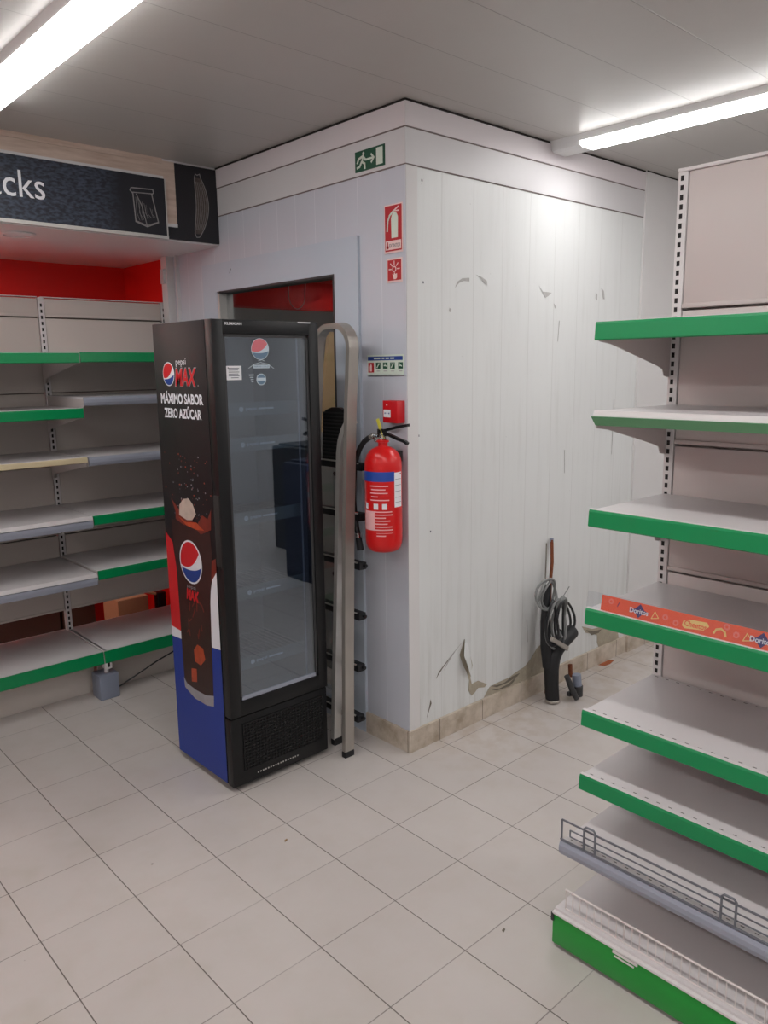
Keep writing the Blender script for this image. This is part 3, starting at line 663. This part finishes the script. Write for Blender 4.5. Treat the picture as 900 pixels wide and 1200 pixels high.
F.rect(b, -.578, -.505, 1.690, 1.703, .0006, 'decalwhite'); F.line(b, [(-.60, 1.69), (-.575, 1.705), (-.545, 1.712), (-.51, 1.705), (-.485, 1.688)], .002, .0006, 'decalwhite')
F.line(b, [(-.555, 1.718), (-.54, 1.722), (-.525, 1.717)], .002, .0006, 'decalwhite'); F.text(b, 'SERVE COLD', -.574, -.509, 1.6935, 1.6995, .0012, 'decalgrey', .01)
F.disc(b, -.545, 1.648, .022, .0006, 'decalwhite'); F.disc(b, -.545, 1.648, .019, .0011, 'decalgrey'); F.rect(b, -.565, -.525, 1.643, 1.654, .0016, 'decalwhite')
F.rect(b, -.60, -.578, 1.663, 1.667, .0006, 'decalwhite')
for k in range(3): F.rect(b, -.596+.003*k, -.580, 1.655-.008*k, 1.6575-.008*k, .0006, 'decalwhite')
b.build('glass_print', dr)
# grille
b = MB(); b.box(c0, c1, FY0+.008, FYD, .022, .316, 'black', .006)
F = Face((0, FY0+.008, 0), (1, 0, 0), (0, 0, 1), (0, -1, 0))
F.rect(b, c0+.055, c1-.03, .085, .285, .0004, 'slot')
for i in range(27):
    x = c0+.055+i*(c1-c0-.085)/26; b.box(x-.0022, x+.0022, FY0+.003, FY0+.0078, .085, .285, 'black')
for j in range(15):
    z = .085+j*.2/14; b.box(c0+.053, c1-.028, FY0+.0025, FY0+.0072, z-.0022, z+.0022, 'black')
for i in range(12):
    for j in range(9):
        if ((i-5)**2+(j-4)**2 < 18) and random.random() < .55: F.rect(b, c0+.155+i*.0135, c0+.161+i*.0135, .125+j*.0143, .130+j*.0143, .0009, 'alu')
for i in range(17): F.rect(b, c0+.115+i*.0125, c0+.121+i*.0125, .050, .056, .0004, 'alu')
b.build('grille', t)
for x in (c0+.05, c1-.05):
    for y in (FYD+.02, FY1-.05): MB().cyl((x, y, 0), (x, y, .03), .02, 'blackrub', 14).build('foot', t)
# cola artwork on the side
F = Face((FX0, 0, 0), (0, -1, 0), (0, 0, 1), (-1, 0, 0)); b = MB(); uL, uR = -.688, -.287
F.poly(b, [(uL, .030), (uR, .030), (uR, .600), (uL, .560)], .0003, 'blue')
F.poly(b, [(uL, 1.02), (-.631, .984), (-.608, .861), (-.605, .723), (-.60, .60), (uL, .605)], .0003, 'logored')
F.poly(b, [(uL, .605), (-.60, .60), (-.60, .565), (uL, .560)], .0004, 'logowhite')
F.poly(b, [(-.36, .594), (uR, .600), (uR, .92), (-.315, .90), (-.36, .76)], .0004, 'logowhite')
F.poly(b, [(-.36, .84), (-.30, .90), (uR, .915), (uR, .97), (-.32, .955)], .0005, 'orangedk')
gl = [(-.629, 1.081), (-.608, .861), (-.605, .723), (-.605, .557), (-.600, .389), (-.590, .365), (-.505, .347), (-.420, .347), (-.370, .362), (-.360, .393), (-.352, .62), (-.345, .78), (-.330, .875), (-.312, .99), (-.320, 1.068), (-.457, 1.086)]
F.poly(b, gl, .0008, 'cola')
F.poly(b, [(-.604, .395), (-.598, .352), (-.517, .325), (-.42, .325), (-.362, .338), (-.358, .385), (-.42, .368), (-.503, .366), (-.58, .374)], .0013, 'silver')
F.poly(b, [(-.501, .545), (-.47, .575), (-.424, .57), (-.411, .525), (-.45, .49), (-.498, .495)], .0013, 'orange'); F.poly(b, [(-.531, .455), (-.488, .464), (-.490, .406), (-.535, .395)], .0013, 'orange')
for k in range(14):
    u = random.uniform(-.57, -.40); v_ = random.uniform(.60, .76); F.line(b, [(u, v_), (u+random.uniform(-.03, .03), v_+random.uniform(.01, .05))], .006, .0013, 'orangedk')
F.poly(b, [(-.617, 1.169), (-.585, 1.12), (-.589, 1.087), (-.52, 1.07), (-.457, 1.086), (-.39, 1.05), (-.309, 1.08), (-.30, 1.161), (-.33, 1.12), (-.37, 1.13), (-.41, 1.09), (-.50, 1.10), (-.57, 1.14)], .0013, 'orangedk')
F.poly(b, [(-.56, 1.10), (-.50, 1.085), (-.42, 1.095), (-.36, 1.07), (-.42, 1.065), (-.50, 1.072)], .0018, 'orange')
F.poly(b, [(-.548, 1.150), (-.515, 1.178), (-.470, 1.185), (-.44, 1.165), (-.418, 1.128), (-.45, 1.10), (-.493, 1.095), (-.556, 1.108)], .0018, 'ice')
for k in range(95):
    u = random.gauss(-.45, .09); v_ = random.uniform(1.10, 1.36)
    if not uL+.01 < u < uR-.01: continue
    r_ = random.uniform(.0012, .0042); F.disc(b, u, v_, r_, .0006, random.choice(('silver', 'orange', 'orangedk', 'ink')), n=6)
b.build('side_artwork', t)
b = MB(); globe(F, b, -.574, 1.672, .043, .0006); b.build('round_logo', t)
b = MB(); F.text(b, 'pepsi', -.510, -.431, 1.699, 1.730, .0006, 'logowhite', .0)
F.text(b, 'MAX', -.526, -.352, 1.622, 1.697, .0004, 'silver', .055, .2); F.text(b, 'MAX', -.522, -.356, 1.626, 1.693, .0010, 'logored', .03, .2)
F.rect(b, -.349, -.344, 1.626, 1.631, .0006, 'silver')
F.text(b, 'MÁXIMO SABOR', -.650, -.315, 1.556, 1.606, .0006, 'logowhite', .035); F.text(b, 'ZERO AZÚCAR', -.628, -.334, 1.500, 1.548, .0006, 'logowhite', .035)
b.build('slogan_lettering', t)
b = MB(); globe(F, b, -.484, .922, .083, .0014, tilt=-.1); b.build('round_logo', t)
b = MB(); F.text(b, 'pepsi', -.525, -.455, .806, .824, .0014, 'silver', .0); F.text(b, 'MAX', -.535, -.432, .758, .806, .0014, 'logored', .05, .2)
b.build('logo_lettering', t)

# ------------------------------------------------------------------ step ladder leaning on the partition
t = thing('step_ladder', 'folded aluminium step ladder leaning on the wall between fridge and extinguisher', 'ladder', (-.2, .33, 0))
def lean(x, z): return x+.040*z
W2 = .025
b = MB(); rp = [(-W2, -.011), (W2, -.011), (W2, .011), (-W2, .011)]
yn, yf = .163, .392; zt = 1.765; rr = .095
path = [(lean(-.222, z), yn+q, z) for z, q in ((.02, 0), (.5, .009), (1.0, .014), (1.5, .009), (zt, 0))]
path += [(lean(-.222, zt+rr*math.sin(a)), yn+rr-rr*math.cos(a), zt+rr*math.sin(a)) for a in [PI/2*i/7 for i in range(1, 8)]]
path += [(lean(-.222, zt+rr*math.cos(a)), yf-rr+rr*math.sin(a), zt+rr*math.cos(a)) for a in [PI/2*i/7 for i in range(1, 8)]]
path2 = path + [(lean(-.222, z), yf+.11*(1.68-z)/1.66, z) for z in (1.6, 1.3, 1.0, .5, .02)]
b.sweep(path2, rp, 'aludull', up=(1, 0, .08), smooth=False); b.build('front_frame', t)
for y in (yn, yf+.11): MB().box(-.248, -.196, y-.013, y+.013, 0, .028, 'blackrub', .003).build('foot', t)
# rear frame, shorter and narrower
b = MB(); yr, yrf = .288, .430; rp2 = [(-.021, -.012), (.021, -.012), (.021, .012), (-.021, .012)]
pr_ = [(lean(-.190, z), yr-.018*z, z) for z in (.03, .5, 1.0, 1.33)]+[(lean(-.190, 1.38), yr-.032, 1.38), (lean(-.190, 1.43), yr-.052, 1.43), (lean(-.192, 1.462), yr-.078, 1.462), (lean(-.196, 1.468), yr-.100, 1.468)]
b.sweep(pr_, rp2, 'alu', up=(1, 0, .08), smooth=False)
b.sweep([(lean(-.185, z), yrf+.035, z) for z in (.03, .5, 1.0, 1.25)], rp2, 'alu', up=(1, 0, .08), smooth=False)
for z in (.12, .80, 1.24): b.cyl((lean(-.207, z), yr, z), (lean(-.2085, z)-.002, yr, z), .009, 'slot', 12)
b.build('rear_frame', t)
for y in (yr, yrf+.035): MB().box(-.208, -.160, y-.014, y+.014, 0, .035, 'blackrub', .003).build('foot', t)
for z in (.15, .385, .62, .845, 1.06, 1.275):
    x = lean(-.150, z); b = MB(); b.box(x-.014, x+.026, yn+.004, yf+.06, z-.018, z+.014, 'blackrub', .003); b.box(x-.015, x-.011, yn+.02, yf+.05, z+.010, z+.016, 'alu')
    s_ = b.build('tread', t)
    MB().cyl((x+.012, yn+.006, z), (x+.012, yn-.010, z), .008, 'blackrub', 10).build('tread_bolt', s_)
b = MB(); x = lean(-.165, 1.4)
pl = [(x, .268, 1.285), (x, .435, 1.285), (x+.012, .435, 1.49), (x+.014, .42, 1.505), (x+.015, .38, 1.518), (x+.015, .33, 1.518), (x+.014, .285, 1.505), (x+.012, .268, 1.49)]
b.prism(pl, (.018, 0, 0), 'blackrub')
for k in range(13): z = 1.30+k*.016; b.box(x-.003+.0006*k, x+.006, .275, .430, z, z+.006, 'darkgrey')
b.build('platform', t)

# ------------------------------------------------------------------ wall signs
t = thing('exit_sign', 'green emergency exit sign with running figure and arrow, high on the grey wall', 'sign', (-.003, .2, 2.52))
b = MB(); F = Face((-.004, 0, 0), (0, -1, 0), (0, 0, 1), (-1, 0, 0))
b.box(-.008, -.0041, .112, .291, 2.479, 2.558, 'signgreen'); b.build('sign_plate', t)
b = MB(); h = .0041
F.rect(b, -.160, -.122, 2.487, 2.551, h, 'signwhite')
F.disc(b, -.238, 2.545, .0065, h, 'signwhite', n=12)
for p in ([(-.240, 2.536), (-.247, 2.515)], [(-.246, 2.534), (-.268, 2.528), (-.276, 2.514)], [(-.240, 2.534), (-.226, 2.520)], [(-.247, 2.514), (-.231, 2.505), (-.230, 2.487)], [(-.250, 2.514), (-.262, 2.498), (-.278, 2.495)]): F.line(b, p, .009, h, 'signwhite')
F.line(b, [(-.222, 2.519), (-.178, 2.519)], .008, h, 'signwhite'); F.line(b, [(-.190, 2.534), (-.175, 2.519), (-.190, 2.504)], .008, h, 'signwhite')
b.build('pictogram', t)
def wall_sign(name, label, y0, y1, z0, z1, k, border):
    t = thing(name, label, 'sign', (-.003, (y0+y1)/2, z0)); MB().box(-.005, -.0035, y0, y1, z0, z1, border).build('sign_plate', t)
    return t, Face((-.005, 0, 0), (0, -1, 0), (0, 0, 1), (-1, 0, 0))
t, F = wall_sign('extinguisher_sign', 'tall red sign with extinguisher pictogram at the wall corner below the exit sign', .014, .121, 2.139, 2.325, 'signred', 'signpink')
b = MB(); F.rect(b, -.116, -.019, 2.146, 2.320, .0002, 'signred')
F.poly(b, [(-.078, 2.196), (-.042, 2.196), (-.040, 2.275), (-.048, 2.289), (-.062, 2.293), (-.074, 2.285), (-.080, 2.270)], .0007, 'signwhite')
F.line(b, [(-.103, 2.225), (-.099, 2.262), (-.088, 2.283), (-.066, 2.298)], .008, .0007, 'signwhite'); F.line(b, [(-.066, 2.298), (-.038, 2.312)], .006, .0007, 'signpink'); F.line(b, [(-.066, 2.298), (-.036, 2.297)], .005, .0007, 'signpink')
F.rect(b, -.112, -.023, 2.152, 2.186, .0007, 'signpink'); F.text(b, 'EXTINTOR', -.090, -.027, 2.160, 2.174, .0012, 'ink', .01); F.line(b, [(-.101, 2.180), (-.101, 2.158)], .006, .0012, 'signred'); F.disc(b, -.101, 2.162, .007, .0012, 'signred', n=10)
b.build('print', t)
t, F = wall_sign('alarm_sign', 'small square red sign with rays and a pressing hand, below the extinguisher sign', .018, .109, 2.024, 2.118, 'signred', 'signpink')
b = MB(); F.rect(b, -.103, -.024, 2.032, 2.112, .0002, 'signred')
for a in (0, 45, 90, 135, 180): F.line(b, [(-.064+.017*math.cos(math.radians(a)), 2.076+.017*math.sin(math.radians(a))), (-.064+.031*math.cos(math.radians(a)), 2.076+.031*math.sin(math.radians(a)))], .004, .0007, 'signpink')
F.disc(b, -.064, 2.076, .012, .0007, 'signpink', n=14); F.disc(b, -.064, 2.076, .0075, .0012, 'signred', n=12)
F.poly(b, [(-.074, 2.058), (-.066, 2.054), (-.064, 2.062), (-.060, 2.062), (-.058, 2.056), (-.048, 2.058), (-.048, 2.042), (-.054, 2.036), (-.066, 2.036), (-.070, 2.045)], .0012, 'signpink'); b.build('print', t)
t, F = wall_sign('evacuation_sign', 'wide white notice with blue heading and five small safety symbols', .014, .238, 1.657, 1.739, 'paper', 'signwhite')
b = MB(); F.rect(b, -.234, -.020, 1.716, 1.732, .0002, 'signblue')
for u0, u1 in ((-.195, -.155), (-.145, -.130), (-.122, -.102), (-.094, -.070)): F.rect(b, u0, u1, 1.721, 1.727, .0007, 'signwhite')
F.rect(b, -.232, -.196, 1.666, 1.707, .0002, 'signred'); F.poly(b, [(-.221, 1.670), (-.209, 1.670), (-.209, 1.695), (-.214, 1.703), (-.221, 1.690)], .0007, 'signpink')
for i, u in enumerate((-.183, -.139, -.095, -.047)):
    F.rect(b, u, u+.028, 1.681, 1.707, .0002, 'signgreen'); F.line(b, [(u+.007, 1.686+i % 2*.008), (u+.014, 1.695), (u+.021, 1.702-i % 2*.010)], .005, .0007, 'signwhite'); F.disc(b, u+.016-.003*i, 1.701, .003, .0007, 'signwhite', n=8); F.rect(b, u+.004, u+.024, 1.670, 1.674, .0002, 'smudge')
b.build('print', t)
MB().box(-.008, -.0035, .012, .235, 1.6535, 1.6565, 'gap').build('lower_edge', t)
t = thing('alarm_call_point', 'red square fire alarm box on the wall above the extinguisher', 'alarm box', (-.02, .06, 1.46))
MB().box(-.046, -.0005, .012, .100, 1.461, 1.552, 'alarm', .002).build('housing', t)
F = Face((-.046, 0, 0), (0, -1, 0), (0, 0, 1), (-1, 0, 0)); b = MB(); F.rect(b, -.094, -.052, 1.484, 1.515, .0004, 'paper')
for u in (-.085, -.073, -.061): F.disc(b, u, 1.500, .0035, .0009, 'signblue', n=8)
F.disc(b, -.074, 1.535, .004, .0004, 'signpink', n=8); b.build('front_plate', t)

# ------------------------------------------------------------------ extinguisher
EX, EY, ER = -.095, .048, .0775
t = thing('fire_extinguisher', 'red fire extinguisher with blue band hanging on the wall corner', 'fire extinguisher', (EX, EY, .93))
b = MB(); prf = [(.030, .930), (.055, .934), (.069, .946), (.0755, .965), (ER, .99), (ER, 1.285), (.0755, 1.310), (.068, 1.335), (.052, 1.355), (.032, 1.366), (.020, 1.370), (.020, 1.385), (.026, 1.386), (.026, 1.395), (.016, 1.397)]
b.lathe(EX, EY, prf, 'extred'); b.build('cylinder', t)
va = math.atan2(-2.313-EY, -2.25-EX)     # side the label faces
def wrap(mb, a0, a1, z0, z1, k, off=.0008, n=10):
    vs = [(EX+(ER+off)*math.cos(va+a0+(a1-a0)*i/n), EY+(ER+off)*math.sin(va+a0+(a1-a0)*i/n), z) for i in range(n+1) for z in (z0, z1)]
    mb.add(vs, [(2*i, 2*i+2, 2*i+3, 2*i+1) for i in range(n)], k, True)
b = MB(); wrap(b, -1.5, .62, 1.232, 1.272, 'extblue', n=20)
for k, (a0, a1) in enumerate([(-.75, .25), (-.7, .1), (-.75, .22), (-.7, -.3), (-.75, .3)]): wrap(b, a0, a1, 1.212-.0145*k, 1.2165-.0145*k, 'ptext')
for a0 in (-1.2, -.55, -.08): wrap(b, a0, a0+.26, 1.118, 1.142, 'paper')
for k in range(9): wrap(b, -1.25 if k < 7 else -.4, [.45, .5, .1, .35, .2, .45, .5, .5, .1][k], 1.106-.0125*k, 1.1105-.0125*k-(.003 if k == 7 else 0), 'ptext')
wrap(b, -1.3, -.5, 1.030, 1.108, 'ptext', .0006)
wrap(b, -1.22, -1.17, 1.14, 1.225, 'ptext')
b.build('label', t)
b = MB(); wrap(b, .60, 1.18, 1.125, 1.268, 'paper', .0015)
for z in (1.24, 1.215, 1.19, 1.165, 1.145): wrap(b, .65, 1.1, z, z+.0015, 'ink', .0022)
wrap(b, 1.0, 1.12, 1.258, 1.264, 'signred', .0022); b.build('inspection_tag', t)
b = MB(); b.cyl((EX, EY, 1.395), (EX, EY, 1.425), .013, 'chrome', 16)
b.cyl((EX-.01, EY+.015, 1.408), (EX-.015, EY+.050, 1.414), .0095, 'chrome', 14); b.cyl((EX, EY-.012, 1.405), (EX, EY-.028, 1.405), .010, 'chrome', 14); b.cyl((EX-.012, EY+.01, 1.400), (EX-.030, EY+.016, 1.394), .008, 'chrome', 12); b.build('valve', t)
b = MB()
def lever(p):
    b.sweep(p, [(-.008, -.0055), (.008, -.0055), (.008, .0055), (-.008, .0055)], 'black', up=(1, .3, 0), smooth=False)
lever([(EX, EY+.02, 1.428), (EX, EY-.02, 1.436), (EX-.0, EY-.09, 1.452), (EX, EY-.15, 1.462)])
lever([(EX, EY+.015, 1.424), (EX, EY-.03, 1.420), (EX, EY-.09, 1.404), (EX, EY-.13, 1.396), (EX, EY-.145, 1.388)])
b.box(EX-.008, EX+.008, EY-.02, EY+.026, 1.414, 1.440, 'black', .002); b.build('lever_handle', t)
b = MB(); b.prism([(EX-.014, EY+.022, 1.478), (EX-.014, EY+.006, 1.484), (EX-.013, EY-.010, 1.445), (EX-.013, EY+.006, 1.438)], (-.002, 0, 0), 'yellow'); b.tube([(EX-.012, EY, 1.44), (EX-.014, EY-.01, 1.42), (EX-.012, EY-.02, 1.40)], .0015, 'yellow', 6)
b.tube([(EX-.014, EY-.012+.010*math.cos(a), 1.408+.010*math.sin(a)) for a in [2*PI*i/14 for i in range(14)]], .0015, 'chrome', 6, closed=True); b.build('safety_pin', t)
hp = [(-.11, .098, 1.406), (-.11, .118, 1.400), (-.11, .146, 1.384), (-.11, .174, 1.355), (-.11, .196, 1.318), (-.11, .214, 1.255), (-.11, .222, 1.185), (-.11, .222, 1.11), (-.11, .216, 1.055), (-.11, .205, 1.001), (-.11, .197, .98)]
b = MB(); b.tube(hp, .0115, 'blackrub', 12); b.cyl((-.11, .086, 1.410), (-.11, .106, 1.404), .012, 'chrome', 12); b.cyl((-.11, .198, .985), (-.11, .195, .963), .012, 'chrome', 12); b.cyl((-.11, .195, .965), (-.11, .183, .912), .0135, 'blackrub', 12, .0155); b.build('hose', t)
b = MB(); b.tube([(-.128, .220, 1.075), (-.11, .245, 1.072), (-.09, .220, 1.070), (-.11, .200, 1.072)], .0045, 'extred', 8, closed=True)
b.build('hose_clip', t)
MB().box(-.03, 0, EY-.02, EY+.02, 1.30, 1.345, 'darkgrey', .002).build('wall_bracket', t)

# ------------------------------------------------------------------ tools leaning at the white wall
b = MB(); b.tube([(.955, -.050, .60), (.980, -.040, .70), (1.000, -.022, .78), (1.003, -.018, .81)], .0085, 'rust', 10); b.tube([(.945, -.050, .005), (.955, -.050, .60)], .009, 'rust', 10); b.cyl((1.003, -.018, .80), (1.005, -.016, .818), .010, 'fgrey', 10)
b.tube([(.945, -.026, .55), (.953, -.022, .72), (.957, -.019, .80)], .003, 'grimedk', 6)
tag(b.build('rusty_rod', org=(.93, -.05, 0)), 'thin rusty iron rod standing upright behind the coiled cables', 'rod')
t = thing('hose_pipe', 'thick black bent pipe with a curved handle leaning at the white wall', 'pipe', (.90, -.13, 0))
b = MB(); b.tube([(.888, -.130, .012), (.880, -.127, .10), (.880, -.124, .18), (.893, -.121, .235), (.925, -.118, .272), (.985, -.114, .300), (1.045, -.110, .318), (1.075, -.108, .325)], [.034, .036, .037, .039, .040, .040, .039, .037], 'blackrub', 18)
b.build('curved_pipe', t)
b = MB(); b.tube([(.868, -.115, .19), (.862, -.10, .30), (.872, -.085, .42), (.895, -.072, .54), (.915, -.066, .60)], [.030, .028, .025, .020, .017], 'blackrub', 12); b.build('straight_tube', t)
MB().lathe(.888, -.130, [(.036, .004), (.038, .006), (.038, .016), (.036, .018)], 'aludull', 20).build('metal_ring', t)
def coil(specs, k, r):
    b = MB()
    for (cx, cy, cz, rx, rz, tilt, ph) in specs:
        P = []
        for i in range(28):
            a = 2*PI*i/28; x = rx*math.cos(a); z = rz*math.sin(a)
            P.append((cx+x*math.cos(tilt)-z*math.sin(tilt), cy+.010*math.sin(a*2+ph), cz+x*math.sin(tilt)+z*math.cos(tilt)))
        b.tube(P, r, k, 7, closed=True)
    return b
b = coil([(.855, -.105, .570, .068, .075, .1, 0), (.865, -.113, .565, .058, .072, .25, 1), (.845, -.108, .575, .076, .078, -.05, 2), (.935, -.125, .43, .050, .115, -.12, 1), (.940, -.137, .44, .036, .100, -.05, 2), (.905, -.130, .41, .080, .130, .05, .5)], 'cable', .0065)
b.tube([(.93, -.12, .525), (.97, -.12, .54), (1.02, -.12, .58)], .0025, 'cable', 6)
tag(b.build('cable_coil', org=(.9, -.12, .5)), 'grey cable coiled in loops over the top of the black pipe', 'cable')
b = coil([(.855, -.140, .43, .045, .12, .08, .4), (.915, -.146, .42, .035, .11, 0, 1.4), (1.035, -.090, .405, .072, .100, .45, .3), (1.025, -.082, .415, .060, .092, .42, 1.)], 'cablek', .0065)
tag(b.build('cable_coil', org=(.95, -.1, .4)), 'black cable looped beside the grey one, hanging over the curved pipe end', 'cable')
b = MB(); b.prism([(.79, -.172, .365), (.80, -.172, .382), (.935, -.172, .300), (.928, -.172, .278)], (0, -.014, 0), 'aludull')
tag(b.build('metal_bar', org=(.87, -.17, .33)), 'short flat metal bar lying across the black pipe under the cables', 'bar')
t = thing('tool_clamp', 'dark metal clamp with jaws on the floor right of the black pipe', 'clamp', (1.09, -.15, 0))
b = MB(); b.tube([(.94, -.175, .14), (.965, -.195, .06), (.985, -.21, .014)], [.014, .016, .014], 'darkgrey', 10); b.build('handle', t)
b = MB(); b.cyl((1.045, -.17, .002), (1.045, -.17, .055), .030, 'darkgrey', 16).cyl((1.045, -.17, .055), (1.043, -.165, .115), .024, 'fgrey', 16).cyl((1.028, -.14, .10), (1.028, -.135, .165), .011, 'rust', 10).box(0.96, 1.05, -.185, -.165, .022, .045, 'darkgrey', .003); b.build('jaw', t)
# litter on the floor
for (x, y, k, lbl) in ((-.586, -1.002, 'grimedk', 'tiny dark scrap of dirt on the tiles near the shelving base'), (-.798, -.167, 'boardtan', 'tiny tan crumb on the tiles in front of the fridge')):
    b = MB(); b.prism([(x, y, .0002), (x+.014, y+.004, .0002), (x+.016, y+.010, .0002), (x+.004, y+.008, .0002)], (0, 0, .003), k)
    tag(b.build('floor_scrap', org=(x, y, 0)), lbl, 'litter')

# dark stock standing in the aisle on the far side of the right shelving
for i, (x, y, w, d_, h_, k) in enumerate(((1.75, -2.0, .8, .7, .95, 'navy'), (2.35, -2.9, .9, .8, .98, 'blackrub'))):
    b = MB(); b.box(x-w/2, x+w/2, y-d_/2, y+d_/2, 0, h_, k, .02); b.box(x-w/2+.05, x+w/2-.05, y-d_/2+.05, y+d_/2-.05, h_, h_+.02, k, .005)
    tag(b.build('stock_crate', org=(x, y, 0)), 'dark covered crate mirrored in the glass door of the fridge', 'crate', 'covered crates mirrored in the fridge door')

# ------------------------------------------------------------------ camera, world, view
cam = bpy.data.cameras.new('camera'); co = bpy.data.objects.new('camera', cam); COL.objects.link(co); SC.camera = co
cam.sensor_fit = 'HORIZONTAL'; cam.sensor_width = 36; cam.lens = 36*914.966/900; cam.clip_start = .02
yaw, pitch, roll = .8306, -.1842, -.0131
fw = Vector((math.cos(yaw)*math.cos(pitch), math.sin(yaw)*math.cos(pitch), math.sin(pitch)))
r = Vector((math.sin(yaw), -math.cos(yaw), 0)); u = r.cross(fw)
r2 = r*math.cos(roll)+u*math.sin(roll); u2 = -r*math.sin(roll)+u*math.cos(roll)
m = Matrix((r2, u2, -fw)).transposed().to_4x4(); m.translation = Vector((-2.2504, -2.3132, 1.6904)); co.matrix_world = m
w = bpy.data.worlds.new('world'); SC.world = w; w.use_nodes = True
w.node_tree.nodes['Background'].inputs[0].default_value = (.6, .65, .75, 1); w.node_tree.nodes['Background'].inputs[1].default_value = .05
vs = SC.view_settings; vs.view_transform = 'Standard'; vs.look = 'None'; vs.exposure = -.47; vs.gamma = 1; vs.use_curve_mapping = False
